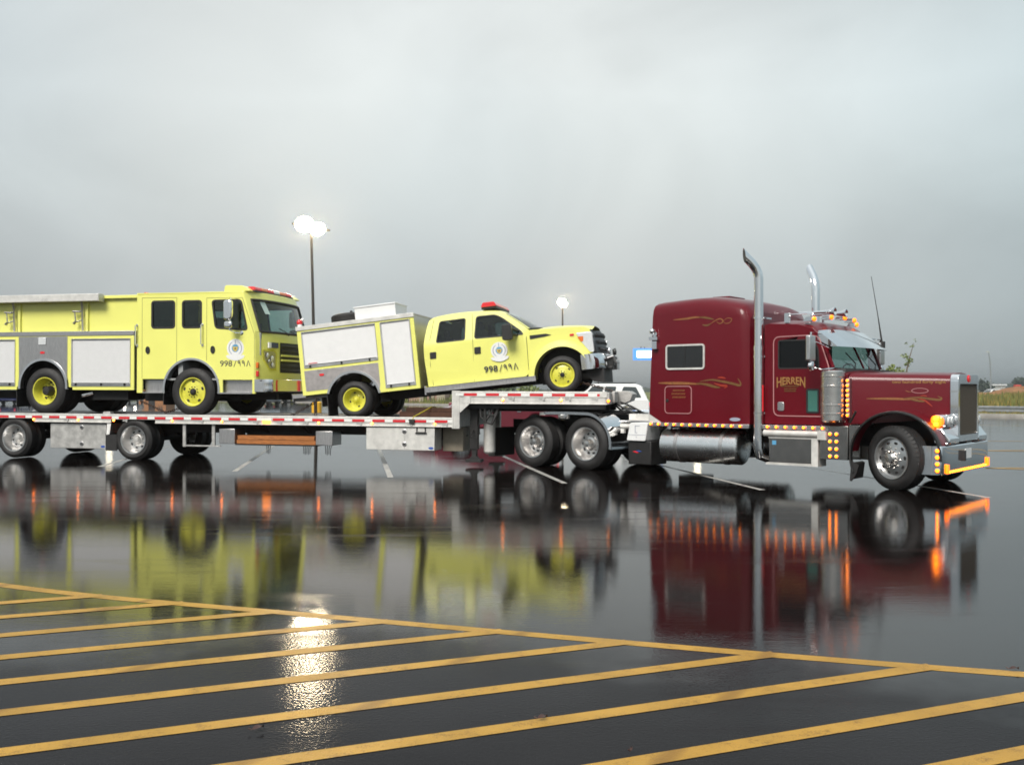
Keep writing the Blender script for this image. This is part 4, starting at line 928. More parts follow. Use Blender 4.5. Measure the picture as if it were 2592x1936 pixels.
# --- cab
cab = [(1.565, .10), (3.62, .10), (3.70, .16), (3.775, 1.03)] + curve2([(3.775, 1.03), (3.50, 1.265), (3.27, 1.435), (3.05, 1.505), (2.45, 1.548), (1.95, 1.535), (1.74, 1.49), (1.66, 1.38), (1.565, 1.02), (1.545, .70), (1.56, .40)], 5)[1:]
g1 = rquad([(1.82, .98), (2.435, .975), (2.475, 1.425), (1.92, 1.42)], .05)
g2 = rquad([(2.635, .975), (3.66, .945), (3.62, 1.02), (3.24, 1.345), (3.10, 1.425), (2.70, 1.435)], .06)
def tum(mb, vc=CV0):     # tumblehome: sides lean in above the belt line
    for i, p in enumerate(mb.v):
        if p[2] > .93:
            mb.v[i] = (p[0], p[1] + (p[2] - .93) * .22, p[2])
        elif p[2] < .35: mb.v[i] = (p[0], p[1] + (.35 - p[2]) * .12, p[2])
    return mb
def mirc(mb):
    c = MB(); c.add([(p[0], CV0 + CV1 - p[1], p[2]) for p in mb.v], mb.f); c.m = list(mb.m); return c
for far_ in (0, 1):
    G = (lambda q: mirc(tum(q))) if far_ else (lambda q: tum(q))
    F.part('cab_side', G(MB().plate(cab, CV0, CV0 + .05, [g1, g2])), m_yel, bevel=.012)
    for g in (g1, g2):
        wo = F.part('side_window', G(MB().plate(grow(g, -.012), CV0 + .02, CV0 + .026)), m_winp)
        F.part('window_seal', G(band(grow(g, .006), .026, CV0 - .004, CV0 + .035)), m_blk, wo)
    b = MB()
    for q in ([(1.675, .12), (1.66, .55), (1.69, 1.05), (1.80, 1.47)], [(2.545, .11), (2.60, .93), (2.62, 1.50)], [(3.69, .14), (3.715, .90)]):
        for p, r_ in zip(q, q[1:]): b.tube([(p[0], CV0, p[1]), (r_[0], CV0, r_[1])], .0045, 4)
    F.part('door_seams', G(b), m_frame)
    for u in (1.735, 2.68):
        F.part('door_handle', G(MB().plate(rquad([(u - .07, .665), (u + .062, .665), (u + .075, .80), (u - .062, .80)], .02), CV0 - .014, CV0 + .002)), m_blk2, bevel=.006)
    # running board
    b = MB().box(1.52, 3.84, .10, .34, .04, .075).box(1.52, 3.84, .10, .125, -.02, .085)
    for k in range(58): b.box(1.53 + k * .04, 1.55 + k * .04, .094, .10, -.005, .07)
    b.box(1.52, 1.55, .10, .4, -.06, .12)
    F.part('running_board', mirc(b) if far_ else b, m_alub)
ew = lambda l: .0
roofsec = curve2([(3.775, 1.03), (3.50, 1.265), (3.27, 1.435), (3.05, 1.505), (2.45, 1.548), (1.95, 1.535), (1.74, 1.49)], 6)
def insz(z): return CV0 + max(0, z - .93) * .22
i0 = 11
rg = []
for (x, z) in roofsec[i0:]:
    a, c = insz(z) + .01, CV0 + CV1 - insz(z) - .01; rg.append([(x, a + (c - a) * k / 10, z + .05 * (1 - (2 * k / 10 - 1) ** 4) - .002) for k in range(11)])
F.part('cab_roof', MB().rings(rg, cap=False, closed=False), m_yel)
def wsf(p, q):
    i = q * i0; j = min(int(i), i0 - 1); t = i - j; x = roofsec[j][0] * (1 - t) + roofsec[j + 1][0] * t; z = roofsec[j][1] * (1 - t) + roofsec[j + 1][1] * t
    a, c = insz(z) + .02, CV0 + CV1 - insz(z) - .02; bul = 1 - (2 * p - 1) ** 2
    return (x + .16 * bul * (1 - q * .7), a + (c - a) * p, z + .05 * bul)
ws = F.part('windscreen', MB().grid(wsf, 14, 8), m_wins)
b = MB().tube([wsf(p / 14, 0) for p in range(15)], .03, 6, False); F.part('cowl', b.tube([(wsf(.35, 0.03)[0] + .02, wsf(.35, .03)[1], wsf(.35, .03)[2] + .01), (wsf(.7, .12)[0] + .02, wsf(.7, .12)[1], wsf(.7, .12)[2] + .02)], .01, 5), m_blk, ws)
for a in (0., .955): F.part('windscreen_pillar', MB().grid(lambda p, q: tuple(x + d for x, d in zip(wsf(a + p * .045, q), (.006, 0, .006))), 2, 8), m_yel)
F.part('cab_rear', MB().rings([[(1.56, CV0 + .03, z), (1.56, CV1 - .03, z)] for z in (.1, 1.0)] + [[(1.7, insz(1.4) + .02, 1.42), (1.7, CV0 + CV1 - insz(1.4) - .02, 1.42)], [(1.76, insz(1.5) + .02, 1.5), (1.76, CV0 + CV1 - insz(1.5) - .02, 1.5)]], cap=False, closed=False), m_yel)
b = MB().box(1.6, 3.7, .3, 2.2, .12, .2).box(3.45, 3.78, .32, 2.16, .6, .98); b.use(1)
for u, v in ((1.75, .40), (1.75, 1.4), (2.75, .42), (2.75, 1.45)): b.box(u, u + .5, v, v + .6, .5, .66).plate([(u - .1, .6), (u + .08, .6), (u + .0, 1.18), (u - .13, 1.18)], v, v + .6).box(u - .1, u - .02, v + .18, v + .42, 1.2, 1.34)
b.tube([(3.38 + .04 * math.cos(a), 1.75 + .19 * math.cos(a), .93 + .18 * math.sin(a)) for a in [2 * math.pi * k / 14 for k in range(15)]], .014, 5, False)
F.part('cab_interior', b, [m_int, m_seat])
# --- front end
FW = (4.38, .045)
def fside(far_):
    o_ = [(3.70, .12), (3.78, .03)] + [(3.815, -.0)] + arc(FW[0], FW[1], .57, 183, 28, 24) + [(4.92, .42), (5.02, .42), (5.03, .62), (5.01, .90)] + [(4.9, .955), (4.6, .985), (4.2, 1.0), (3.78, 1.015)]
    return MB().plate(o_, CV0 - .03, CV0 + .04)
for far_ in (0, 1):
    G = (lambda q: mirc(q)) if far_ else (lambda q: q)
    F.part('front_wing', G(fside(far_)), m_yel, bevel=.015)
    rg = [[(a[0], CV0 - .03, a[1]), (c[0], CV0 - .10, c[1]), (d[0], CV0 - .12, d[1]), (d[0], CV0 - .03, d[1]), (d[0], CV0 + .3, d[1])] for a, c, d in zip(arc(*FW, .70, 180, 22, 24), arc(*FW, .655, 180, 24, 24), arc(*FW, .565, 183, 26, 24))]
    F.part('wheel_flare', G(MB().rings(rg, cap=False, closed=False)), m_yel)
    F.part('wheel_housing', G(MB().rings([[(x, CV0 - .05, z), (x, .85, z)] for x, z in arc(*FW, .575, 190, 5, 22)], cap=False, closed=False).box(3.85, 4.95, .85, .87, -.1, .6)), m_frame)
    hl = F.part('headlamp', G(MB().plate(rquad([(4.72, .85), (4.82, .66), (4.97, .435), (5.06, .435), (5.05, .84)], .03), CV0 - .045, CV0 + .3)), m_hl, bevel=.015)
    F.part('indicator_lens', G(MB().plate(rquad([(4.75, .77), (4.81, .665), (4.86, .67), (4.87, .77)], .015), CV0 - .052, CV0 - .04)), m_org, hl)
    F.part('side_marker', G(MB().plate(rrect(4.60, 4.685, .80, .84, .01), CV0 - .045, CV0 - .025)), m_red)
    F.part('wing_badge', G(MB().plate(rquad([(3.79, .83), (3.79, .905), (4.12, .905), (4.23, .87), (4.1, .85)], .01), CV0 - .04, CV0 - .029)), m_blk2)
    b = MB().plate(rquad([(3.27, .85), (3.49, .85), (3.47, 1.17), (3.28, 1.17)], .05), -.06, .06); b.tube([(3.45, .05, .95), (3.55, .28, .95)], .03, 6).tube([(3.45, .05, 1.08), (3.56, .28, 1.02)], .025, 6)
    F.part('door_mirror', G(b), m_blk2, bevel=.02)
    wheel(F, (FW[0], (.24 if not far_ else CV0 + CV1 - .24), FW[1]), .378, .25, .235, 'pfront', bool(far_))
def hood(p, q):
    v = CV0 + .01 + (CV1 - CV0 - .02) * p; l = 3.78 + 1.29 * q; t = 2 * p - 1
    l -= .08 * abs(t) ** 3 * q
    z = 1.015 - .02 * q - .085 * q ** 3 + .075 * (1 - min(1, max(0, (abs(t) - .45) / .35)) ** 2 * (3 - 2 * min(1, max(0, (abs(t) - .45) / .35)))) * min(1, q * 3 + .35)
    z -= .03 * abs(t) ** 6
    return (l, v, z)
F.part('bonnet', MB().grid(hood, 24, 16), m_yel)
gv0, gv1 = .50, 1.98
def gfun(p, q): t = 2 * p - 1; return (5.08 + .13 * (1 - t * t) - .09 * q ** 2 + .0, gv0 - .08 + (gv1 - gv0 + .16) * p, .40 + .50 * q - .05 * t * t * q)
F.part('nose_panel', MB().box(4.94, 5.015, .3, 2.18, .38, .90), m_blk2)
gr = F.part('grille', MB().rings([[gfun(p / 10, q / 6) for p in range(11)] for q in range(7)], cap=False, closed=False).rings([[gfun(p / 10, 1) for p in range(11)], [(4.93, gv0 - .08 + (gv1 - gv0 + .16) * p / 10, .90) for p in range(11)]], cap=False, closed=False).rings([[gfun(0, q / 6) for q in range(7)], [(4.93, gv0 - .08, .4 + .5 * q / 6) for q in range(7)]], cap=False, closed=False), m_blk2)
for k in range(3):
    q0 = .12 + k * .29
    F.part('slat', MB().rings([[(gfun(p / 10, q0)[0] + .015, gfun(p / 10, q0)[1], gfun(0.5, q0)[2]), (gfun(p / 10, q0)[0] + .035, gfun(p / 10, q0)[1], gfun(0.5, q0)[2] + .04), (gfun(p / 10, q0)[0] + .015, gfun(p / 10, q0)[1], gfun(.5, q0)[2] + .09)] for p in range(1, 10)]), m_frame, gr)
bd = MB(); e = [(5.225, 1.24 + .11 * math.cos(a), .66 + .05 * math.sin(a)) for a in [2 * math.pi * k / 16 for k in range(16)]]
bd.add(e + [(p[0] + .012, p[1], p[2]) for p in e], [tuple(range(16)), tuple(range(16, 32))] + [(i, (i + 1) % 16, (i + 1) % 16 + 16, i + 16) for i in range(16)])
F.part('badge', bd, m_chr, gr)
bp = curve2([(4.86, .13), (5.05, .12), (5.18, .34), (5.24, .75), (5.25, 1.24), (5.24, 1.73), (5.18, 2.14), (5.05, 2.36), (4.86, 2.35)], 5)
F.part('bumper', MB().rings([[(x, v, .10), (x + .015, v, .12), (x + .02, v, .25), (x + .0, v, .36), (x - .03, v, .40), (x - .08, v, .40), (x - .08, v, .10)] for x, v in bp]), m_chr)
wb = F.part('winch', MB().box(5.22, 5.38, .70, 1.70, .13, .35).box(5.23, 5.36, .66, 1.74, .08, .135), m_blk2, bevel=.015)
F.part('winch_guard', MB().tube([(5.25, .66, .30), (5.37, .70, .33), (5.40, .8, .22), (5.40, 1.62, .22), (5.37, 1.70, .33), (5.25, 1.74, .30)], .025, 8).box(5.39, 5.41, 1.1, 1.6, .07, .27), m_alub, wb)
F.part('fog_lamp', MB().lathe([(.055, 0), (.075, .05), (.07, .07), (.001, .085)], (5.24, .95, .46), 12, 'x', True).box(5.24, 5.27, .93, .97, .36, .42), m_chr, wb)
F.part('fog_lamp', MB().lathe([(.055, 0), (.075, .05), (.07, .07), (.001, .085)], (5.30, 1.6, .46), 12, 'x', True).box(5.30, 5.33, 1.58, 1.62, .34, .42), m_blk2, wb)
F.part('fairlead_light', MB().box(5.235, 5.25, .55, .62, .16, .22), m_hl, wb)
F.part('air_dam', MB().plate([(4.86, .10), (5.20, .10), (5.19, -.17), (4.98, -.15), (4.86, -.02)], .3, 2.18), m_blk)
b = MB().box(-1.0, 4.95, .78, .88, -.06, .14).box(-1.0, 4.95, 1.6, 1.7, -.06, .14).cyl((FW[0], .4, FW[1]), (FW[0], 2.1, FW[1]), .06).cyl((0, .4, 0), (0, 2.1, 0), .07).ball((0, 1.24, 0), .2).ball((FW[0], 1.4, FW[1]), .15).box(1.8, 3.2, .5, .78, -.04, .1).box(3.9, 4.9, .7, 1.8, .1, .8)
F.part('chassis', b, m_frame)
for y, pl, fr in ((.19, 0, 0), (.46, 1, 0), (2.29, 0, 1), (2.02, 1, 1)): wheel(F, (0, y, 0), .378, .235, .235, 'prear', bool(fr), plain=bool(pl))
F.part('mudflap', MB().box(-.60, -.58, .08, .6, -.28, .2), m_blk)
# light bar
lb = F.part('light_bar', MB().box(2.78, 3.10, .55, 1.92, 1.585, 1.625).box(2.84, 3.04, .7, 1.8, 1.55, 1.59), m_blk2)
for k, m in enumerate((m_red, m_red, m_org, m_org, m_red)):
    v0 = .52 + k * .29
    F.part('lens', MB().plate(rquad([(2.77, 1.625), (2.82, 1.72), (3.06, 1.72), (3.11, 1.625)], .03), v0, v0 + .283), m, lb, bevel=.012)
emblem(F, 3.13, .68, .172, CV0 - .003)
nb_ = number(F, 2.78, .262, .125, .70, CV0 - .008)
F = Frame('spare_tyre', 'black spare tyre lying flat on the roof of the small rescue truck', 'tyre', M_P, (-.42, 1.1, 1.64))
F.inst('tread', tyre_mesh(.40, .24, .235), (-.30, 1.1, 1.775), rot=(R(90), 0, 0))
F.inst('rim', rim_mesh('prear', .235, .24), (-.30, 1.1, 1.775), rot=(R(-90), 0, 0))
F.part('clamp_bolt', MB().cyl((-.25, 1.1, 1.70), (-.25, 1.1, 1.97), .03, n=8).box(-.32, -.18, 1.07, 1.13, 1.90, 1.92), m_blk2)

# ================================================================== TRACTOR
CW = 2.44
F = Frame('semi_truck', 'maroon long nosed semi truck with tall chrome exhaust stacks and rows of amber lights', 'truck', M_C, (2.5, 1.22, 0))
def mt(mb):
    c = MB(); c.add([(p[0], CW - p[1], p[2]) for p in mb.v], mb.f); c.m = list(mb.m); return c
b = MB().box(-2.5, 6.3, .80, .88, .62, .92).box(-2.5, 6.3, CW - .88, CW - .80, .62, .92)
for u in (-2.3, -.66, .9, 2.2, 3.4, 6.2): b.box(u, u + .1, .85, CW - .85, .66, .88)
b.box(-1.6, .4, .80, .88, .5, .62)
for u in (0., -1.32): b.cyl((u, .5, .5), (u, CW - .5, .5), .09).ball((u, 1.22, .5), .26)
b.box(5.2, 6.2, .9, 1.5, .35, .7).cyl((5.85, .4, .45), (5.85, 2.0, .45), .06)
F.part('chassis', b, m_frame)
fw = MB().platez(rquad([(-1.2, .75), (.25, .75), (.25, CW - .75), (-1.2, CW - .75)], .4), 1.05, 1.10).box(-.9, .1, .7, CW - .7, .92, 1.05)
F.part('fifth_wheel', fw, m_frame)
F.part('deck_plate', MB().box(.55, 1.43, .35, CW - .35, .935, .96), m_alub)
F.part('rear_ducts', MB().cyl((.55, .45, .86), (1.42, .45, .86), .07, n=12).box(.6, 1.35, .62, .8, .95, 1.08).box(.62, .70, .3, .36, .72, .8).box(.85, .9, .3, .36, .72, .8), m_rail)
b = MB().tube([(1.36, 1.0, 1.20), (1.0, 1.0, 1.0), (.6, 1.05, .985), (.2, 1.1, 1.06), (-.25, 1.2, 1.32), (-.55, 1.25, 1.42)], .022, 6).tube([(1.36, 1.1, 1.25), (.9, 1.15, 1.02), (.5, 1.1, 1.03), (.1, 1.1, 1.2), (-.35, 1.15, 1.4), (-.55, 1.15, 1.42)], .02, 6).tube([(1.36, 1.3, 1.3), (1.1, 1.3, 1.05), (.55, 1.3, 1.06), (.1, 1.3, 1.25), (-.5, 1.3, 1.42)], .02, 6)
F.part('air_lines', b, m_blk2)
F.part('hose_coil', MB().ball((.75, .95, 1.03), .14, 8, (1.2, 1, .5)), m_blk)
for u in (0., -1.32):
    for y, pl, fr in ((.14, 0, 0), (.47, 1, 0), (CW - .14, 0, 1), (CW - .47, 1, 1)): wheel(F, (u, y, .502), .502, .275, .312, 'drive', bool(fr), plain=bool(pl))
for y, fr in ((.17, False), (CW - .17, True)): wheel(F, (5.85, y, .492), .495, .285, .312, 'steer', fr, turn=-R(23))
# half fenders over the front drive axle
for far_ in (0, 1):
    pf = [(-1.02, 1.055), (-.45, 1.065), (.0, 1.058)] + arc(.0, .50, .56, 88, -8, 14)[1:]
    po = [(-1.02, 1.105), (-.45, 1.115), (.0, 1.11)] + arc(.0, .50, .612, 88, -8, 14)[1:]
    b = MB().rings([[(a[0], .0, a[1]), (c[0], .0, c[1]), (c[0] - .004, .03, c[1]), (c[0] - .004, .62, c[1]), (a[0], .62, a[1])] for a, c in zip(pf, po)])
    F.part('drive_fender', mt(b) if far_ else b, m_chr)
    b = MB().box(-1.12, -.98, .0, .5, 1.04, 1.10)
    F.part('fender_tail', mt(b) if far_ else b, m_rail)
    b = MB().box(-2.37, -2.35, .06, .66, .17, .70).box(-2.38, -2.33, .04, .8, .70, .76); F.part('mudflap', mt(b) if far_ else b, m_blk)
    b = MB().box(-2.385, -2.37, .2, .5, .66, .72); F.part('flap_weight', mt(b) if far_ else b, m_rail)
    # fuel tank with straps
    ph = [(.001, -.79), (.24, -.79), (.285, -.765), (.305, -.74), (.305, .74), (.285, .765), (.24, .79), (.001, .79)]
    b = MB().lathe(ph, (2.405, .315, .54), 36, 'x'); ft = F.part('fuel_tank', mt(b) if far_ else b, m_tank)
    for u in (1.98, 2.88):
        b = MB().lathe([(.306, -.035), (.314, -.03), (.314, .03), (.306, .035)], (u, .315, .54), 36, 'x'); F.part('tank_strap', mt(b) if far_ else b, m_alub, ft)
    b = MB().cyl((1.75, .22, .83), (1.75, .22, .89), .05, n=12); F.part('tank_cap', mt(b) if far_ else b, m_chr, ft)
    # battery box / guard ahead of the drive wheels
    b = MB().box(.96, 1.46, .05, .6, .16, .60); F.part('lower_guard', mt(b) if far_ else b, m_frame, bevel=.02)
    b = MB().plate(rquad([(1.03, .935), (1.415, .935), (1.36, .60), (.95, .60)], .03), .01, .5); bb = F.part('battery_box', mt(b) if far_ else b, m_wht, bevel=.01)
    if not far_:
        b = MB().box(.985, 1.37, .006, .011, .71, .716).box(1.14, 1.15, .004, .011, .755, .88).box(1.14, 1.25, .004, .011, .876, .884).box(1.14, 1.19, .004, .011, .75, .758).box(1.165, 1.17, .004, .011, .655, .69)
        F.part('panel_marks', b, m_grey, bb)
        b = MB().plate([(1.06, .40), (1.16, .375), (1.2, .385), (1.12, .415)], .044, .051); b.use(1).plate([(1.12, .41), (1.22, .40), (1.26, .405), (1.2, .425)], .044, .051)
        F.part('small_logo', b, [m_redt, m_bluep])
# ---- sleeper
def sl_sec(u):
    t = (u - 1.45) / 1.98
    zt = 3.085 + .05 * math.sin(min(1, t * 1.6) * math.pi / 2) - .0 - .20 * max(0, (t - .42) / .58) ** 2.2
    if t > .93: zt -= .14 * ((t - .93) / .07) ** 2
    return zt
def sl_in(u):
    t = (u - 1.45) / 1.98; return .0 if t < .93 else .06 * ((t - .93) / .07) ** 2
rg = []
us = [1.45 + 1.98 * k / 22 for k in range(23)] + [3.425, 3.43]
for u in us:
    zt = sl_sec(min(u, 3.43)); q = sl_in(min(u, 3.43)); lean = .07 * max(0, (1.7 - u) / .25) * 0
    dz = .955 if u > 1.72 else .955 + (1.72 - u) * .55
    half = [(q, dz), (q, zt - .22), (q + .02, zt - .10), (q + .07, zt - .02), (q + .20, zt + .035), (q + .55, zt + .075), (CW / 2, zt + .09)]
    ring = [(u + .09 * max(0, (z - .95) / 2.1) * (1 if u < 1.6 else 0), y, z) for y, z in half] + [(u + .09 * max(0, (z - .95) / 2.1) * (1 if u < 1.6 else 0), CW - y, z) for y, z in half[-2::-1]]
    rg.append(ring)
F.part('sleeper', MB().rings(rg), m_mar, smooth=40)
F.part('rear_corner_trim', MB().plate([(1.44, .955), (1.74, .955), (1.44, 1.12)], .004, .4), m_rail)
F.part('roof_vent', MB().box(2.25, 2.6, .9, 1.5, 3.20, 3.25), m_mar, bevel=.01)
sw = rrect(1.81, 2.60, 1.90, 2.35, .06)
for far_ in (0, 1):
    G = mt if far_ else (lambda q: q)
    wo = F.part('sleeper_window', G(MB().plate(grow(sw, -.02), -.006, .01)), m_wind); F.part('window_frame', G(band(sw, .032, -.018, .01)), m_rail, wo)
    F.part('slider_bar', G(MB().box(2.20, 2.215, -.010, .0, 1.93, 2.32)), m_blk2, wo)
    bd_ = rrect(1.785, 2.34, 1.115, 1.61, .07)
    bo = F.part('bunk_door', G(MB().plate(grow(bd_, -.012), -.004, .01)), m_mar); F.part('door_trim', G(band(bd_, .014, -.010, .01)), m_pink, bo)
    F.part('lock', G(MB().lathe([(.03, 0), (.028, -.012), (.001, -.014)], (1.84, -.004, 1.35), 12)), m_frame, bo)
    F.part('badge', G(MB().plate([(3.18 + .10 * math.cos(a), 1.035 + .032 * math.sin(a)) for a in [2 * math.pi * k / 18 for k in range(18)]], -.008, .005)), m_grey)
    b = MB().box(1.455, 3.44, -.008, .05, .885, .952); F.part('light_strip', G(b), m_alub, bevel=.004)
    b = MB().cyl((1.60, -.05, 2.55), (1.60, .02, 2.55), .05, .04, 10).box(1.50, 1.68, -.09, .0, 2.44, 2.50).box(1.56, 1.66, -.08, .0, 2.28, 2.42); b.ball((1.56, -.06, 2.60), .055, 8)
    F.part('work_lamp', G(b), m_chr)
for k in range(12): lamp(F, 1.50 + k * .1622, -.012, .923, .024)
# painted flourishes
def flourish(y, strokes):
    ms = [m_olive, m_gold2, m_orp]; b = MB()
    for mi, P, w0 in strokes:
        c = curve2(P, 6); n = len(c); b.use(mi)
        ribbon(c, [max(.004, w0 * math.sin(math.pi * (.04 + .92 * k / (n - 1))) ** .8) for k in range(n)], y, b, .003)
    return F.part('flourish', b, ms)
def s2l(px, py): return (1.826 + (px - 230) / 740. * .765, 2.351 - (py - 720) / 480. * .47)   # scroll work over the sleeper window area
flourish(-.002, [(1, [s2l(*p) for p in ((360, 270), (600, 262), (800, 245), (960, 255))], .035), (0, [s2l(*p) for p in ((850, 245), (1000, 262), (1150, 300))], .035),
                (0, [s2l(*p) for p in ((930, 385), (1020, 400), (1100, 370))], .03), (1, [s2l(*p) for p in ((1060, 390), (1180, 320), (1270, 295), (1320, 340), (1260, 380), (1200, 340))], .022),
                (1, [s2l(*p) for p in ((1320, 340), (1400, 290), (1480, 310), (1440, 370), (1360, 380), (1320, 330))], .014)])
flourish(-.002, [(1, [s2l(*p) for p in ((60, 1420), (300, 1425), (600, 1430), (900, 1445))], .05), (0, [s2l(*p) for p in ((800, 1430), (1000, 1450), (1150, 1490), (1270, 1510))], .045),
                (0, [s2l(*p) for p in ((880, 1400), (1100, 1370), (1300, 1400), (1500, 1440), (1620, 1470), (1640, 1430), (1590, 1350))], .04),
                (2, [s2l(*p) for p in ((1150, 1430), (1280, 1470), (1390, 1480), (1340, 1520))], .035), (2, [s2l(*p) for p in ((1220, 1330), (1300, 1330), (1370, 1350))], .03)])
# three short lines of gold writing on the bunk door (too small to read in the photograph): broken strokes
b = MB()
for z, x0, x1 in ((1.53, 1.96, 2.18), (1.47, 1.93, 2.21), (1.41, 1.95, 2.21)):
    x = x0
    while x < x1:
        w = random.uniform(.02, .035); ribbon([(x, z - .016), (x + w * .3, z + .016), (x + w * .6, z - .012), (x + w, z + .014)], [.010] * 4, -.006, b, .003); x += w + .008
F.part('faded_lettering', b, m_gold2)['kind'] = 'stuff'
# ---- cab
y0 = .12
dw = rquad([(3.915, 1.895), (4.615, 1.895), (4.60, 2.20), (4.53, 2.36), (3.915, 2.36)], .03)
cb = [(3.66, .965), (5.09, .965), (5.09, 1.79), (4.80, 1.88), (4.60, 2.46), (4.50, 2.55), (4.25, 2.62), (3.75, 2.65), (3.66, 2.63)]
for far_ in (0, 1):
    G = mt if far_ else (lambda q: q)
    F.part('cab_side', G(MB().plate(cb, y0, y0 + .05, [dw])), m_mar, bevel=.02, seg=3)
    wo = F.part('door_window', G(MB().plate(grow(dw, -.01), y0 + .02, y0 + .03)), glass('smoked_window', (.035, .04, .035)) if not far_ else m_win)
    F.part('window_frame', G(band(grow(dw, .01), .022, y0 - .004, y0 + .03)), m_frame, wo)
    dq = rquad([(3.82, 1.10), (4.80, 1.10), (4.80, 1.88), (4.62, 2.40), (4.5, 2.44), (3.82, 2.43)], .12)
    F.part('door_trim', G(band(dq, .016, y0 - .008, y0 + .002)), m_pink)
    F.part('door_handle', G(MB().plate(rrect(3.90, 4.02, 1.19, 1.34, .03), y0 - .02, y0 + .001)), m_alub, bevel=.012)
    pw = rrect(4.40, 4.62, 1.16, 1.56, .03)
    po_ = F.part('peep_window', G(MB().plate(grow(pw, -.02), y0 - .004, y0 + .004)), m_teal); F.part('window_frame', G(band(pw, .028, y0 - .012, y0 + .004)), m_blk2, po_)
    b = MB().box(3.68, 4.83, y0 - .13, y0 + .0, .885, .955); F.part('cab_light_strip', G(b), m_alub, bevel=.004)
    b = MB().cyl((3.72, -.01, .82), (4.66, -.01, .82), .055, n=14).box(4.66, 4.80, -.06, .3, .74, .88); F.part('step_tube', G(b), m_rail)
    sb = F.part('step_box', G(MB().box(3.80, 4.55, .0, .4, .33, .75)), m_chr2, bevel=.01); F.part('step_tread', G(MB().box(3.76, 4.56, -.03, .4, .30, .335).box(3.80, 4.58, -.02, .02, .74, .765).box(4.55, 4.66, -.03, .3, .30, .76)), m_rail, sb)
    if not far_: F.part('blue_sticker', MB().box(3.86, 3.93, -.004, .001, .63, .70), m_skyp, sb)
    F.part('lamp_panel', G(MB().box(4.68, 5.14, -.01, .12, .43, .965)), m_chr2, bevel=.006)
    F.part('side_skirt', G(MB().plate([(5.145, .43)] + arc(5.85, .515, .703, 187, 139, 10) + [(5.145, .985)], .02, .06)), m_chr2, bevel=.004)
    # air cleaner
    ac = MB().lathe([(.001, .43), (.16, .43), (.185, .41), (.185, .36), (.193, .355), (.193, .33), (.185, .325), (.185, .20), (.196, .195), (.196, .17), (.185, .165), (.185, -.10), (.19, -.105), (.19, -.13), (.185, -.135), (.185, -.24), (.19, -.245), (.19, -.265), (.183, -.27), (.183, -.36), (.15, -.39), (.001, -.39)], (4.885, .02, 1.415), 28, 'z')
    F.part('air_cleaner', G(ac), m_can)
    F.part('lamp_rail', G(MB().box(5.10, 5.15, .03, .12, 1.10, 1.72)), m_alub)
    # mirrors
    b = MB().plate(rrect(4.62, 4.70, 2.0, 2.40, .02), -.42, -.20); mo = F.part('mirror', G(b), m_alu, bevel=.02)
    F.part('spot_mirror', G(MB().lathe([(.001, .05), (.07, .04), (.09, 0), (.07, -.02), (.001, -.03)], (4.66, -.31, 1.92), 16, 'x')), m_chr, mo)
    b = MB().tube([(4.45, y0, 2.47), (4.60, -.05, 2.46), (4.66, -.30, 2.45), (4.66, -.31, 1.9), (4.75, -.1, 1.87), (4.85, y0 + .02, 1.88)], .014, 6).tube([(4.8, y0, 2.2), (4.70, -.2, 2.3)], .012, 6)
    F.part('mirror_arm', G(b), m_chr, mo)
    # exhaust stack
    st = [(3.585, .06, 2.2), (3.585, .06, 3.40), (3.575, .06, 3.50), (3.53, .06, 3.62), (3.44, .06, 3.80), (3.36, .06, 3.93)]
    b = MB().tube([(3.80, .5, .40), (3.66, .2, .40), (3.60, .08, .44), (3.585, .06, .56), (3.585, .06, .75), (3.585, .06, 2.2)], [.09, .09, .088, .088, .085, .085], 20).tube([(3.585, .06, 2.2), (3.585, .06, 2.28)], .09, 20)
    # mitred tip
    dx_, dy_ = -.72, -.69
    P = [(3.585, .06, 2.28), (3.585, .06, 3.42)] + [(3.585 + dx_ * a, .06 + dy_ * a, z) for a, z in ((.012, 3.50), (.05, 3.585), (.11, 3.665), (.165, 3.72))]
    b.tube(P, .078, 20, False)
    c0 = Vector(P[-1]); ax = (Vector(P[-1]) - Vector(P[-2])).normalized(); sd = Vector((-dy_, dx_, 0)); s2_ = ax.cross(sd)
    if s2_.z > 0: s2_ = -s2_
    r0_ = [c0 + (sd * math.cos(t) + s2_ * math.sin(t)) * .078 for t in [2 * math.pi * k / 20 for k in range(20)]]
    r1_ = [p + ax * (.115 - 1.25 * (s2_.dot(p - c0))) for p in r0_]
    b.rings([r0_, r1_], cap=False); b.use(1).rings([[p * .0 + c0 + (p - c0) * .93 for p in r1_], [c0 + (p - c0) * .9 - ax * .1 for p in r0_]], cap=True)
    so_ = F.part('exhaust_stack', G(b), [m_chr, m_frame])
    b = MB()
    for z in (1.15, 2.1, 2.75): b.lathe([(.095, .015), (.095, -.015)], (3.585, .06, z), 16, 'z').box(3.50, 3.68, .10, .35, z - .015, z + .015)
    F.part('stack_clamp', G(b), m_chr, so_)
    F.part('red_reflector', G(MB().box(3.662, 3.676, .03, .07, 1.18, 1.62)), m_red, so_)
    # vents, wing trims
    F.part('fender_bracket', G(MB().tube([(5.16, .02, 1.02), (5.27, -.02, 1.20)], .02, 6)), m_frame)
for k in range(7): lamp(F, 3.785 + k * .158, y0 - .135, .925, .025) if k < 7 else None
for k in range(8): lamp(F, 5.123, .026, 1.685 - k * .0785, .023)
for i in range(4):
    for u in (4.855, 4.96): lamp(F, u, -.012, .835 - i * .118, .026)
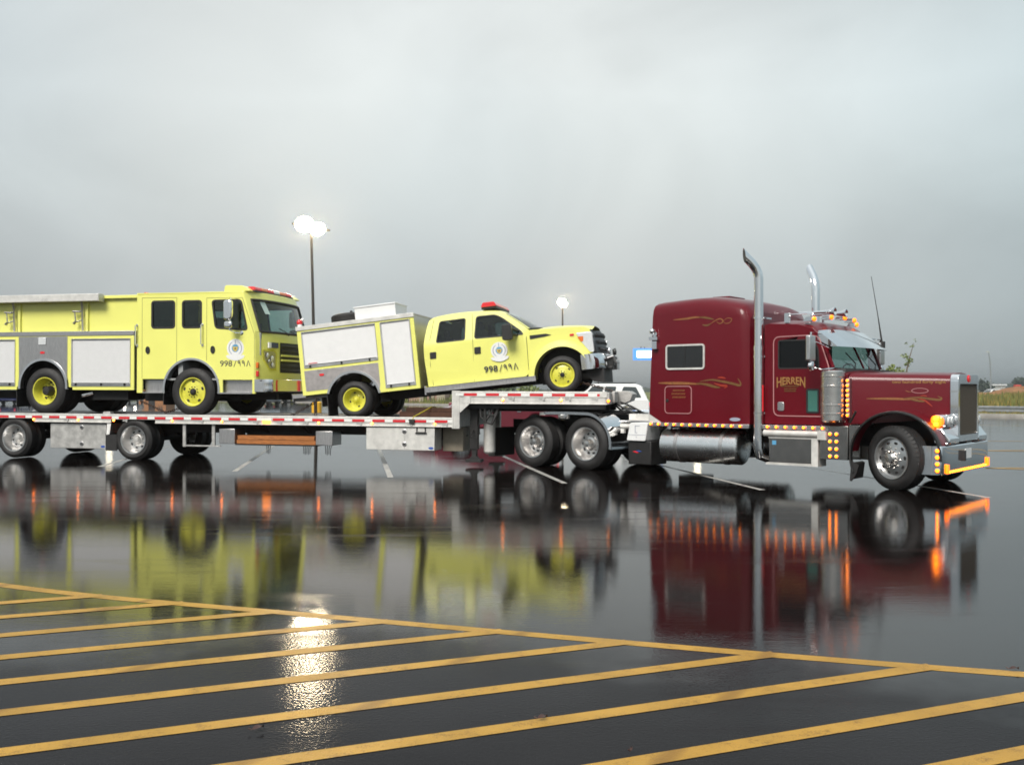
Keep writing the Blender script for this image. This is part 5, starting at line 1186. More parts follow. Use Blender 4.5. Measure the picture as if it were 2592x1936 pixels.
F.part('cab_roof', MB().rings([[(x, y0 + .02 + (CW - 2 * y0 - .04) * k / 10, z + .10 * (1 - (2 * k / 10 - 1) ** 4)) for k in range(11)] for x, z in ((3.66, 2.62), (3.95, 2.63), (4.25, 2.605), (4.50, 2.545), (4.62, 2.44))], cap=False, closed=False), m_mar)
F.part('cab_back', MB().box(3.62, 3.67, .2, CW - .2, .96, 2.6), m_mar)
F.part('boot', MB().box(3.43, 3.63, .3, CW - .3, 1.0, 2.5), m_blk)
F.part('cowl', MB().rings([[(5.09, .15 + (CW - .3) * k / 10, 1.79 + .06 * (1 - (2 * k / 10 - 1) ** 2)) for k in range(11)], [(4.80, .13 + (CW - .26) * k / 10, 1.90) for k in range(11)]], cap=False, closed=False).box(5.05, 5.09, .15, CW - .15, .98, 1.79), m_mar)
wsg = lambda p, q: (4.83 - .21 * q + .10 * (1 - abs(2 * p - 1) ** 1.5) * (1 - q * .5), .17 + (CW - .34) * p, 1.90 + .54 * q)
ws = F.part('windscreen', MB().grid(wsg, 12, 4), m_wins)
b = MB().tube([wsg(0, q / 6) for q in range(7)], .03, 6).tube([wsg(1, q / 6) for q in range(7)], .03, 6).tube([wsg(.5, q / 6) for q in range(7)], .018, 6)
F.part('windscreen_pillars', b, m_mar, ws)
F.part('wipers', MB().tube([(4.98, .7, 1.88), (4.93, .85, 1.98), (4.86, .6, 2.15)], .01, 5).tube([(4.98, 1.6, 1.88), (4.93, 1.75, 1.98), (4.86, 1.5, 2.15)], .01, 5), m_blk, ws)
vs_ = MB().rings([[(4.60 + .10 * (1 - (2 * k / 12 - 1) ** 2), .12 + (CW - .24) * k / 12, 2.50 + .04 * (1 - (2 * k / 12 - 1) ** 4)) for k in range(13)], [(4.93 + .12 * (1 - (2 * k / 12 - 1) ** 2), .10 + (CW - .20) * k / 12, 2.235) for k in range(13)]], cap=False, closed=False)
for s_ in (.12, CW - .12): vs_.add([(4.60, s_, 2.50), (4.93, s_, 2.235), (4.80, s_, 2.24), (4.58, s_, 2.36)], [(0, 1, 2, 3)])
F.part('sun_visor', vs_, m_chr)
b = MB().box(3.7, 5.0, .2, CW - .2, 1.0, 1.06).box(4.55, 5.02, .2, CW - .2, 1.3, 1.88); b.use(1)
for v in (.35, 1.5): b.box(3.85, 4.35, v, v + .55, 1.3, 1.48).box(3.78, 3.92, v, v + .55, 1.4, 2.2)
b.tube([(4.45 + .05 * math.cos(a), 1.78 + .22 * math.cos(a), 1.80 + .2 * math.sin(a)) for a in [2 * math.pi * k / 14 for k in range(15)]], .015, 5, False)
F.part('cab_interior', b, [m_int, m_seat])
# door lettering
t, tw = text_mb('HERREN', .115, .50, warp=lambda x, z: .115 - (.115 - z) * (1 + .55 * (2 * x - 1) ** 2), bold=.022)
F.part('lettering', place(t, 3.885, y0 - .006, 1.635), m_gold)
b = MB()
for z, x0, x1, m in ((1.60, 3.97, 4.27, .014), (1.555, 4.02, 4.23, .012), (1.52, 4.02, 4.22, .012)):
    x = x0
    while x < x1: w = random.uniform(.022, .034); ribbon([(x, z - m), (x + w * .3, z + m), (x + w * .6, z - m * .8), (x + w, z + m)], [.010] * 4, y0 - .004, b, .003); x += w + .006
F.part('faded_lettering', b, m_olive)['kind'] = 'stuff'
# roof lights and horns
for k, (u, v, z) in enumerate(((4.40, .30, 2.70), (4.52, .72, 2.745), (4.55, 1.22, 2.76), (4.52, 1.72, 2.745), (4.40, 2.14, 2.70))):
    lo = F.part('roof_lamp', MB().plate(rquad([(u - .11, z - .03), (u + .05, z - .03), (u + .05, z + .05), (u - .06, z + .04)], .02), v - .07, v + .07), m_chr)
    F.part('lens', MB().lathe([(.040, 0), (.038, .02), (.02, .035), (.001, .04)], (u + .05, v, z + .008), 14, 'x', True), m_amb, lo)
for v in (.52, 1.0):
    b = MB().lathe([(.025, -.62), (.025, -.25), (.035, -.1), (.075, 0), (.06, .003), (.02, -.05)], (4.72, v, 2.83), 16, 'x').box(4.30, 4.33, v - .02, v + .02, 2.68, 2.82); F.part('air_horn', b, m_chr)
b = MB().tube([(4.05, .22, 2.79), (4.45, .30, 2.80)], .012, 6).box(3.98, 4.06, .2, .26, 2.66, 2.82); F.part('roof_rail', b, m_chr)
# antenna on the far mirror
F.part('antenna', MB().tube([(4.70, CW + .28, 2.36), (4.62, CW + .28, 2.9), (4.50, CW + .28, 3.62)], [.02, .008, .005], 6).box(4.66, 4.74, CW + .24, CW + .32, 2.30, 2.42), m_blk)
# ---- hood
HA, HB = .12, .66     # half-width inset at the cowl and at the grille
def hin(t): return HA + (HB - HA) * t
rg = []
for k in range(13):
    t = k / 12; u = 5.10 + (6.47 - 5.10) * t; q = hin(t); zt = 1.80 - .03 * t; zb = .99 + .10 * t
    half = [(q, zb), (q, zt - .13), (q + .015, zt - .07), (q + .05, zt - .02), (q + .11, zt), (q + .35, zt + .03), (CW / 2, zt + .04)]
    rg.append([(u, y, z) for y, z in half] + [(u, CW - y, z) for y, z in half[-2::-1]])
F.part('hood', MB().rings(rg), m_mar, smooth=40)
# radiator shell
v1, v2 = .675, CW - .675
so_l = rquad([(v1, .74), (v2, .74), (v2, 1.78), (v1, 1.78)], .12, 5)
gl = rquad([(v1 + .085, .84), (v2 - .085, .84), (v2 - .085, 1.63), (v1 + .085, 1.63)], .04, 3)
sh = F.part('radiator_shell', MB().platex(so_l, 6.47, 6.59, [gl]), m_chr, bevel=.02, seg=3)
F.part('grille_mesh', MB().platex(grow(gl, .01), 6.55, 6.56), mat('dark_bronze_mesh', (.10, .085, .07), .5, .7, var=.2, vscale=40), sh)
b = MB()
for k in range(22): v = v1 + .10 + k * (v2 - v1 - .2) / 21; b.box(6.56, 6.575, v - .006, v + .006, .85, 1.62)
F.part('grille_bars', b, mat('bronze_bars', (.16, .14, .115), .45, .8), sh)
F.part('shell_band', MB().box(6.465, 6.60, v1 - .006, v1 + .01, 1.505, 1.525).box(6.465, 6.60, v2 - .01, v2 + .006, 1.505, 1.525), m_chr, sh)
F.part('hood_emblem', MB().plate([(0, 0)] and [(6.0 + 0 * a, 0) for a in (0, 1, 2)], 0, 0) if False else MB().lathe([(.06, 0), (.055, .012), (.001, .016)], (6.592, 1.22, 1.715), 16, 'x', True), m_red, sh)
F.part('hood_badge', MB().plate([(6.12 + .12 * math.cos(a), 1.50 + .045 * math.sin(a)) for a in [2 * math.pi * k / 20 for k in range(20)]], -.004, .004), m_mar).location = (0, 0, 0)
bpy.data.objects.remove(bpy.data.objects['hood_badge'])
# things that follow the tapered hood side: built flat, then sheared onto it
def on_hood(mb, d=.004):
    for i, p in enumerate(mb.v):
        t = (p[0] - 5.10) / 1.37; mb.v[i] = (p[0], hin(t) + p[1] - d, p[2])
    return mb
F.part('hood_badge', on_hood(band([(6.075 + .115 * math.cos(a), 1.525 + .042 * math.sin(a)) for a in [2 * math.pi * k / 20 for k in range(20)]], .008, -.004, .002)), m_pink)
t, tw = text_mb('two hundred forty eight', .062, .72, bold=.012)
F.part('lettering', on_hood(place(t, 5.70, 0, 1.625)), m_gold)
b = MB()
for mi, P, w0 in ((1, [(5.35, 1.40), (5.6, 1.40), (5.85, 1.395), (6.05, 1.39)], .035), (0, [(5.85, 1.405), (6.05, 1.42), (6.2, 1.40), (6.33, 1.385), (6.36, 1.41), (6.31, 1.44)], .032), (0, [(5.95, 1.385), (6.08, 1.365), (6.14, 1.36)], .03), (2, [(6.05, 1.40), (6.13, 1.38), (6.19, 1.33), (6.24, 1.28)], .022), (2, [(6.08, 1.445), (6.13, 1.45), (6.17, 1.435)], .016), (1, [(5.88, 1.53), (5.92, 1.51), (5.97, 1.505)], .01)):
    c = curve2(P, 6); n = len(c); b.use(mi); ribbon(c, [max(.004, w0 * math.sin(math.pi * (.04 + .92 * k / (n - 1))) ** .8) for k in range(n)], 0, b, .003)
F.part('flourish', on_hood(b, .002), [m_olive, m_gold2, m_orp])
# ---- front fenders
for far_ in (0, 1):
    G = mt if far_ else (lambda q: q)
    A = arc(5.85, .515, .665, 203, -4, 30); rg = []; rl_ = []
    for k, (x, z) in enumerate(A):
        s_ = Vector((x - 5.85, z - .515)).normalized(); o2 = (5.85 + s_.x * .70, .515 + s_.y * .70)
        rg.append([(x, -.02, z), (o2[0] - s_.x * .012, -.025, o2[1] - s_.y * .012), (o2[0], .0, o2[1]), (o2[0] + s_.x * .004, .07, o2[1] + s_.y * .004), (x, .07, z)])
        tt = (x - 5.10) / 1.37; rl_.append([(o2[0], .07, o2[1]), (o2[0] + s_.x * .01, .3, o2[1] + s_.y * .01), (o2[0], max(.32, hin(max(0, min(1, tt))) + .02), o2[1]), (x, max(.32, hin(max(0, min(1, tt))) + .02), z), (x, .07, z)])
    F.part('fender_lip', G(MB().rings(rg)), m_blk2)
    F.part('fender', G(MB().rings(rl_[4:])), m_mar)
    F.part('fender_flap', G(MB().plate([(5.19, .42), (5.31, .36), (5.27, .22), (5.19, .10), (5.165, .11)], .0, .03).plate([(5.21, .40), (5.25, .38), (5.22, .14), (5.195, .13)], .03, .42)), m_blk)
    F.part('inner_well', G(MB().box(5.3, 6.4, .70, .72, .5, 1.15)), m_frame)
    # headlamp pod
    pod = F.part('headlamp_pod', G(MB().platex(rrect(.34, .66, .97, 1.16, .04), 6.33, 6.52)), m_chr, bevel=.02)
    for v in (.42, .57): F.part('lens', G(MB().lathe([(.065, 0), (.055, .02), (.001, .03)], (6.52, v, 1.065), 16, 'x', True)), m_hl, pod)
    F.part('turn_signal', G(MB().plate(rrect(6.31, 6.46, .965, 1.15, .06), .25, .335)), m_amb, pod, bevel=.02)
    for z in (1.02, 1.10): F.part('bulb', G(MB().lathe([(.035, .0), (.03, -.012), (.001, -.018)], (6.39, .248, z), 12)), m_ambh, pod)
    F.part('chrome_apron', G(MB().plate([(6.36, .96), (6.48, .96), (6.60, .80), (6.60, .72), (6.36, .72)], .22, .70)), m_chr, bevel=.02)
# ---- bumper
pb = curve2([(6.30, .0), (6.46, -.01), (6.545, .03), (6.57, .30), (6.572, 1.22), (6.57, CW - .30), (6.545, CW - .03), (6.46, CW + .01), (6.30, CW)], 5)
bm_ = F.part('bumper', MB().rings([[(x, v, .27), (x + .012, v, .29), (x + .012, v, .685), (x, v, .70), (x - .10, v, .70), (x - .10, v, .27)] for x, v in pb]), m_chr)
for k in range(4):
    lamp(F, 6.49, -.010, .63 - k * .098, .030, parent=bm_, rot=(0, 0, R(12)))
for v in (.10, CW - .19):
    F.part('corner_lamp', MB().box(6.578, 6.602, v, v + .10, .285, .42), m_amb, bm_, bevel=.006)
me_led = MB().lathe([(.018, 0), (.016, .012), (.001, .018)], (0, 0, 0), 8, 'x', True).mesh('led', m_ambh)
for k in range(18): F.inst('led', me_led, (6.584, .27 + k * .112, .305), bm_)
F.part('led_strip', MB().box(6.576, 6.585, .22, CW - .22, .285, .325), m_orgd, bm_)
F.part('tow_hook', MB().box(6.575, 6.63, .86, .94, .44, .60), m_frame, bm_)
F.part('licence_plate', MB().box(6.583, 6.591, 1.05, 1.36, .47, .62), m_wht, bm_)

# ================================================================== SURROUNDINGS
m_green = mat('leaf_green', (.075, .12, .03), .6, var=.35, vscale=3)
m_green2 = mat('leaf_olive', (.17, .21, .05), .6, var=.35, vscale=3)
m_dkgrn = mat('far_tree_green', (.035, .05, .028), .8, var=.4, vscale=.3)
m_bark = mat('bark', (.12, .09, .06), .9, var=.3)
m_weed = mat('dry_weeds', (.22, .17, .045), .9, var=.5, vscale=.5)
m_weed2 = mat('green_weeds', (.13, .14, .035), .9, var=.5, vscale=.5)
m_soil = mat('orange_soil', (.27, .125, .05), .9, var=.3, vscale=.4)
m_galv = mat('galvanised_steel', (.33, .34, .36), .45, .6, var=.2, vscale=3)
m_pole = mat('dark_bronze_pole', (.045, .04, .035), .5, .3)
m_ypnt = mat('yellow_safety_paint', (.78, .42, .02), .5, var=.08, vscale=4)
m_brick = mat('pink_brick', (.40, .25, .20), .85, var=.15, vscale=1.5)
m_brick2 = mat('orange_brick', (.38, .17, .07), .85, var=.15, vscale=1.5)
m_roof = mat('pale_roofing', (.45, .44, .41), .7)
TI = Matrix.Identity(4)
def px(x, y, D): return ((x - 1296) / 2443 * D, D, 1.52 - (y - 989.6) * D / 2443)

def lamp_post(label, x, y, h, lean=(0, 0), base=True, az=0., s=1., lens=None):
    F = Frame('lamp_post', label, 'street lamp', Matrix.Translation((x, y, 0)), (0, 0, 0), 'tall lamp posts around the car park')
    z0 = 1.14 if base else 0
    if base: F.part('base', MB().lathe([(.001, 0), (.175, 0), (.17, 1.10), (.14, 1.14), (.001, 1.14)], (0, 0, 0), 20, 'z'), m_ypnt)
    F.part('pole', MB().tube([(0, 0, z0), (lean[0] * .5, lean[1] * .5, h * .5), (lean[0], lean[1], h)], [.10, .085, .065] if base else [.058, .052, .042], 10), m_pole)
    c, s_ = math.cos(az), math.sin(az)
    b = MB().tube([(lean[0] - .62 * c, lean[1] - .62 * s_, h + .12), (lean[0] + .62 * c, lean[1] + .62 * s_, h - .06)], .035, 6); F.part('crossarm', b, m_pole)
    for k, sg in enumerate((-1, 1)):
        hx, hy, hz = lean[0] + sg * .29 * c * s, lean[1] + sg * .29 * s_ * s, h + (.10 if sg < 0 else -.03)
        r_ = (.40 if sg < 0 else .34) * s
        hd_ = F.part('lamp_head', MB().ball((hx, hy + .16, hz + .10), r_ * .86, 8, (1, .7, .8)), m_pole)
        F.part('lens', MB().ball((hx, hy - .04, hz), r_, 12, (1.08, .55, .92)), lens or m_lens, hd_)
    return F
lamp_post('tall lit lamp post rising between the fire engine and the rescue truck', px(800.5, 0, 32)[0], 32, 6.92, (-.17, 0), False, R(15), .72)
lamp_post('smaller lit lamp post rising behind the bonnet of the rescue truck', px(1424, 0, 80)[0], 80, 8.75, (0, 0), True, R(75), .85)
lamp_post('far lit lamp post hidden behind the maroon sleeper, mirrored in the wet ground', px(1766, 0, 133)[0], 133, 9.3, (0, 0), True, R(40), .85, m_lens_far)
lamp_post('far lit lamp post hidden behind the fire engine, mirrored in the wet ground', px(277, 0, 165)[0], 165, 9.4, (0, 0), True, R(0), .85, m_lens_far)
lamp_post('far lit lamp post hidden behind the nose of the rescue truck', px(1515, 0, 155)[0], 155, 9.2, (0, 0), True, R(25), .85, m_lens_far)
q = px(801.5, 0, 66)
F = Frame('bollard', 'yellow concrete bollard standing behind the deck under the tail of the rescue truck', 'bollard', Matrix.Translation((q[0], 66, 0)))
F.part('post', MB().lathe([(.001, 0), (.345, 0), (.34, .72), (.31, .76), (.001, .76)], (0, 0, 0), 24, 'z'), m_ypnt)
F.part('cap', MB().lathe([(.30, .76), (.26, .79), (.001, .80)], (0, 0, 0), 24, 'z'), m_ypnt)
# illuminated sign
x0 = px(1603, 0, 110)[0]
F = Frame('store_sign', 'lit white and blue sign box on a post beside the maroon sleeper', 'sign', TI, (x0 + 1.6, 110, 0))
F.part('cabinet', MB().box(x0, x0 + 3.3, 110, 110.4, 5.03, 6.38), mat('blue_sign_face', (.05, .16, .5), .4, emit=(.10, .32, 1.), es=.75), bevel=.03)
F.part('face', MB().plate(rrect(x0 + .38, x0 + 3.1, 5.32, 6.12, .12), 109.97, 110.0), mat('white_sign_face', (.8, .8, .85), .4, emit=(.85, .93, 1.), es=1.8))
F.part('post', MB().box(x0 + 2.6, x0 + 2.8, 110.1, 110.3, 0, 5.1), m_pole)
F.part('top_lights', MB().cyl((x0 + .9, 110.2, 6.36), (x0 + .9, 110.2, 6.6), .05, n=6).cyl((x0 + 1.3, 110.2, 6.36), (x0 + 1.3, 110.2, 6.55), .05, n=6), m_pole)

# parked cars
CAR = {
 'suv': dict(L=5.0, W=1.95, body=[(0, .50), (.02, 1.02), (.10, 1.18), (3.35, 1.16), (4.65, 1.04), (4.93, .90), (5.0, .55), (4.9, .32), (.12, .32)], gh=[(.09, 1.16), (.36, 1.76), (.62, 1.845), (2.55, 1.85), (2.78, 1.79), (3.42, 1.15)],
             win=[[(.38, 1.22), (.62, 1.70), (1.18, 1.72), (1.42, 1.22)], [(1.62, 1.22), (1.52, 1.72), (2.02, 1.73), (2.10, 1.22)], [(2.18, 1.22), (2.12, 1.73), (2.62, 1.72), (3.10, 1.22)]], wh=(.98, 3.98), R=.38),
 'sedan': dict(L=4.75, W=1.82, body=[(0, .55), (.03, .93), (.12, .99), (.95, 1.02), (3.35, 1.0), (4.35, .86), (4.68, .72), (4.75, .5), (4.68, .25), (.1, .28)], gh=[(.75, 1.0), (1.35, 1.36), (1.75, 1.45), (2.35, 1.455), (2.6, 1.42), (3.5, .97)],
             win=[[(1.0, 1.04), (1.42, 1.33), (1.98, 1.38), (2.02, 1.03)], [(2.1, 1.03), (2.07, 1.385), (2.52, 1.37), (3.12, 1.02)]], wh=(.95, 3.75), R=.325),
 'pickup': dict(L=5.5, W=1.95, body=[(0, .55), (0, 1.15), (2.05, 1.18), (4.0, 1.16), (5.2, 1.05), (5.45, .9), (5.5, .5), (5.4, .35), (.1, .4)], gh=[(2.0, 1.16), (2.1, 1.76), (2.3, 1.86), (3.1, 1.86), (3.3, 1.8), (4.05, 1.15)],
             win=[[(2.2, 1.22), (2.26, 1.72), (2.62, 1.74), (2.66, 1.22)], [(2.74, 1.22), (2.72, 1.74), (3.15, 1.72), (3.75, 1.22)]], wh=(1.1, 4.45), R=.39)}
def parked_car(name, label, cat, kind, x, y, rz, paint, lit=False, group='cars parked across the lot', sub=True):
    P = CAR[kind]; L, Wd = P['L'], P['W']; M = Matrix.Translation((x, y, 0)) @ Matrix.Rotation(rz, 4, 'Z') @ Matrix.Translation((-L / 2, 0, 0))
    F = Frame(name, label, cat, M, (L / 2, 0, 0), group)
    h = Wd / 2
    bo = MB(); lo = P['body']; outl = []
    bot = [p for p in lo if p[1] <= .42]; top = [p for p in lo if p not in bot]
    # underside with wheel arches, rear to front
    low = [bot[-1]]
    for w in P['wh']: low += arc(w, P['R'], P['R'] + .07, 188, -8, 10)
    low.append(bot[0])
    outl = low + top[::-1]
    bo.plate(outl, -h, h); F.part('body', bo, paint, bevel=.07, seg=3)
    zt = max(p[1] for p in P['gh']); zb = min(p[1] for p in P['gh'])
    def tp(mb):
        for i, p in enumerate(mb.v): mb.v[i] = (p[0], p[1] * (1 - .16 * max(0, (p[2] - zb)) / (zt - zb)), p[2])
        return mb
    F.part('cabin', tp(MB().plate(P['gh'], -h + .06, h - .06)), paint, bevel=.04)
    for s in (-1, 1):
        for w in P['win']:
            a = s * (h - .06); F.part('side_window', tp(MB().plate(rquad(w, .05), a - .0 * s, a + .012 * s)), m_win2)
    g = P['gh']
    def glz(nm, p, q):
        d = Vector((q[0] - p[0], q[1] - p[1])); n = Vector((-d.y, d.x)).normalized() * .012
        if nm == 'windscreen' and n.x < 0 or nm == 'rear_window' and n.x > 0: n = -n
        a, c = Vector(p) + d * .08, Vector(p) + d * .92; y_ = h - .17
        F.part(nm, tp(MB().rings([[(a.x + n.x, -y_, a.y + n.y), (a.x + n.x, y_, a.y + n.y)], [(c.x + n.x, -y_ + .03, c.y + n.y), (c.x + n.x, y_ - .03, c.y + n.y)]], cap=False, closed=False)), m_win2)
    glz('windscreen', g[-1], g[-2]); glz('rear_window', g[0], g[1])
    for w in P['wh']:
        for s in (-1, 1): wheel(F, (w, s * (h - .11), P['R']), P['R'], .22, P['R'] * .64, 'car', s > 0)
    for s in (-1, 1):
        F.part('headlamp', MB().box(L - .12, L - .03, s * (h - .42), s * (h - .10), .66, .82), m_lens2 if lit else m_hl, bevel=.02)
        F.part('tail_lamp', MB().box(-.012, .06, s * (h - .28), s * (h - .06), .78, 1.0), m_tail, bevel=.01)
        F.part('door_mirror', MB().box(g[-1][0] - .35, g[-1][0] - .2, s * h, s * (h + .16), zb + .02, zb + .16), paint, bevel=.03)
        F.part('door_handle', MB().box(L * .33, L * .36, s * h, s * (h + .02), zb - .16, zb - .13), m_alu)
    F.part('bumper', MB().box(L - .1, L + .02, -h + .08, h - .08, .36, .5), m_blk2, bevel=.03)
    if kind == 'suv':
        F.part('roof_rack', MB().tube([(.6, -.62, 1.90), (2.4, -.62, 1.90)], .02, 5).tube([(.6, .62, 1.90), (2.4, .62, 1.90)], .02, 5).tube([(.9, -.62, 1.90), (.9, .62, 1.90)], .015, 5).tube([(2.1, -.62, 1.90), (2.1, .62, 1.90)], .015, 5), m_blk2)
    return F
m_lens2 = glow('lit_headlamp', (1, .95, .85), 12, (.9, .9, .9)); m_tail = mat('tail_lamp_red', (.4, .01, .01), .2, emit=(1, .02, .02), es=1.2)
m_cw = mat('white_car_paint', (.80, .80, .79), .25, coat=1.); m_cm = mat('dark_red_car_paint', (.17, .012, .025), .25, coat=1.)
m_cb = mat('dark_blue_car_paint', (.02, .03, .12), .25, coat=1.); m_ck = mat('black_car_paint', (.02, .02, .022), .25, coat=1.); m_cg = mat('grey_car_paint', (.22, .26, .30), .25, coat=1.)
parked_car('parked_suv', 'white sport utility car parked side on behind the trailer nose', 'car', 'suv', px(1502, 0, 45)[0], 45, R(180), m_cw)
parked_car('parked_car', 'dark red saloon car parked at an angle behind the trailer step', 'car', 'sedan', px(1232, 0, 33.)[0], 33., R(180 + 30), m_cm)
parked_car('parked_pickup', 'dark blue pickup seen from behind under the tail of the fire engine', 'car', 'pickup', px(42, 0, 112)[0], 112, R(97), m_cb)
parked_car('parked_car', 'black saloon far off at the left edge under the fire engine', 'car', 'sedan', px(-22, 0, 110)[0], 110, R(95), m_ck)
parked_car('parked_pickup', 'blue grey pickup seen between the fire engine front wheels and bumper', 'car', 'pickup', px(668, 0, 104)[0], 104, R(-60), m_cg)
parked_car('parked_suv', 'black sport utility car with red lamps far off under the fire engine bumper', 'car', 'suv', px(716, 0, 130)[0], 130, R(60), m_ck)
parked_car('parked_suv', 'dark grey sport utility car far off behind the tail of the rescue truck', 'car', 'suv', px(752, 0, 131)[0], 131, R(-150), mat('dark_grey_car_paint', (.05, .05, .055), .25, coat=1.))
parked_car('parked_car', 'black saloon with lit headlamps far off between the fire engine axles', 'car', 'sedan', px(338, 0, 128)[0], 128, R(-80), m_ck, True)
# white van at the field's far side
parked_car('parked_suv', 'white utility car far off in the field right of the radiator grille', 'car', 'suv', px(2508, 0, 170)[0], 170, R(190), m_cw, group='vehicles beyond the guardrail')

# buildings
F = Frame('brick_building', 'low pink brick building with dark openings behind the rescue truck', 'building', Matrix.Translation((px(1062, 0, 118)[0], 118, 0)))
b = MB().box(-5, 3.1, 0, 8, 0, 4.2); F.part('wall', b, m_brick)
F.part('roof', MB().box(-5.3, 3.4, -.4, 8.3, 4.2, 4.6), m_roof)
for x, w in ((-4.2, 1.0), (-2.2, .9), (.55, .35), (1.15, .25)):
    F.part('opening', MB().box(x, x + w, -.05, .02, .1, 2.6), m_frame)
for x, w in ((-.0, .45), (2.1, 1.0), (1.5, .3)):
    F.part('pier', MB().box(x, x + w, -.22, -.0, 0, 4.18), m_beige)
F = Frame('brick_building', 'small orange brick building glimpsed between the fire engine axles', 'building', Matrix.Translation((px(384, 0, 150)[0], 150, 0)))
F.part('wall', MB().box(-2.2, 2.2, 0, 4, 0, 3.2), m_brick2); F.part('roof', MB().box(-2.5, 2.5, -.3, 4.3, 3.2, 3.5), m_roof)
F.part('door', MB().box(-.5, .5, -.04, .02, 0, 2.1), m_frame); F.part('window', MB().box(1.0, 1.7, -.04, .02, 1, 2), m_win2)
F = Frame('farm_building', 'pale flat roofed building on the horizon at the far right', 'building', Matrix.Translation((px(2512, 0, 520)[0], 520, 0)))
F.part('wall', MB().box(-6, 7, 0, 12, 0, 4.4), m_roof); F.part('roof', MB().box(-6.6, 7.6, -.6, 12.6, 4.4, 5.2), m_wht); F.part('door', MB().box(-2, 1, -.1, .05, 0, 3), m_cg)

# guardrail along the lot edge
F = Frame('guardrail', 'grey steel guardrail along the edge of the field', 'guardrail', TI, (30, 62, 0))
p0 = E0 + en * 5.0 + ed * 0; prof = [(-.02, .12), (.05, .16), (.05, .24), (-.02, .30), (-.02, .36), (.05, .42), (.05, .50), (-.02, .54)]
F.part('rail', MB().rings([[(p0.x + ed.x * t - en.x * o, p0.y + ed.y * t - en.y * o, z) for o, z in prof] for t in (0, 20, 40, 60, 80)], cap=False, closed=False), m_galv)
for t in [k * 3.8 for k in range(21)]:
    q = p0 + ed * t + en * .12; F.part('post', MB().box(q.x - .06, q.x + .06, q.y - .06, q.y + .06, -.1, .58), m_pole)

# field: a low bank of rough grass rising beyond the guardrail
def field_z(d): return .02 + 1.0 * min(1, max(0, (d - 6) / 70)) ** .8
def fieldp(t, d): q = E0 + ed * t + en * d; return q
rnd = random.Random(3)
ds = [.5, 2, 4, 6, 9, 13, 18, 25, 35, 50, 70, 110, 200, 380]
mb = MB(); rings = []
for k in range(46):
    t = -60 + k * 6.5; ring = []
    for d in ds: q = fieldp(t, d); ring.append((q.x, q.y, field_z(d) + .10 + rnd.uniform(-.05, .08) * (d > 4)))
    rings.append(ring)
structure('field', mb.rings(rings, cap=False, closed=False), m_weed2, smooth=60)
def blades(name, n, tr, dr, hr, m, seed):
    r = random.Random(seed); mb = MB()
    for _ in range(n):
        t = r.uniform(*tr); d = r.uniform(*dr); q = fieldp(t, d); z = field_z(d) + .06; h = r.uniform(*hr); a = r.uniform(0, 6.3); w = .05 + .05 * r.random(); l = r.uniform(-.3, .3) * h
        c, s = math.cos(a) * w, math.sin(a) * w
        mb.add([(q.x - c, q.y - s, z), (q.x + c, q.y + s, z), (q.x + l, q.y + l * .4, z + h)], [(0, 1, 2)])
    o = obj(name, mb.mesh(name, m, 0)); o['kind'] = 'stuff'; o['label'] = 'rough grass and weeds growing over the field beyond the guardrail'; return o
blades('grass', 16000, (0, 60), (5.5, 75), (.25, .75), m_weed, 1)
blades('weeds', 12000, (0, 60), (8, 75), (.3, .9), m_weed2, 2)
blades('verge_grass', 5000, (0, 110), (.7, 5), (.06, .2), m_weed, 4)
blades('far_verge_grass', 6000, (60, 240), (.7, 12), (.3, .9), m_weed2, 5)
# soil mounds
def mound(label, c, rx, ry, h, seed):
    r = random.Random(seed); ph = [r.uniform(0, 6.3) for _ in range(4)]
    def fn(p, q):
        a = 2 * math.pi * p; rr = q; k = 1 + .18 * math.sin(3 * a + ph[0]) + .1 * math.sin(5 * a + ph[1])
        return (rx * rr * math.cos(a) * k, ry * rr * math.sin(a) * k, h * (1 - rr ** 1.5) * (1 + .15 * math.sin(4 * a + ph[2] + 3 * rr)) - .3 * (rr > .95))
    o = obj('soil_mound', MB().grid(fn, 36, 10).mesh('soil_mound', m_soil, 60), None, c); tag(o, label, 'soil mound', 'heaps of orange soil in the field'); return o
mound('broad orange heap of soil at the right edge below the red machine', (px(2585, 0, 130)[0], 130, .75), 6.5, 5, 1.25, 1)
mound('low orange heap of soil left of the larger heap', (px(2550, 0, 140)[0], 140, .75), 4, 4, .7, 2)
mound('thin far strip of orange soil just right of the grille', (px(2486, 0, 150)[0], 150, .8), 4, 3, .45, 3)
# red machine on the heaps
q = px(2573, 0, 165)
F = Frame('red_tractor', 'red farm machine standing behind the orange soil heap', 'tractor', Matrix.Translation((q[0], q[1], .7)))
F.part('body', MB().box(-1.1, .9, -.5, .5, .6, 1.25), mat('red_machine_paint', (.5, .03, .02), .4, coat=.4), bevel=.08)
F.part('cab', MB().box(-.3, .6, -.45, .45, 1.25, 1.9), mat('red_machine_roof', (.5, .05, .04), .4), bevel=.06)
for x, r_ in ((-.8, .38), (.5, .55)):
    for s in (-1, 1): wheel(F, (x, s * .6, r_), r_, .25, r_ * .55, 'car', s > 0)
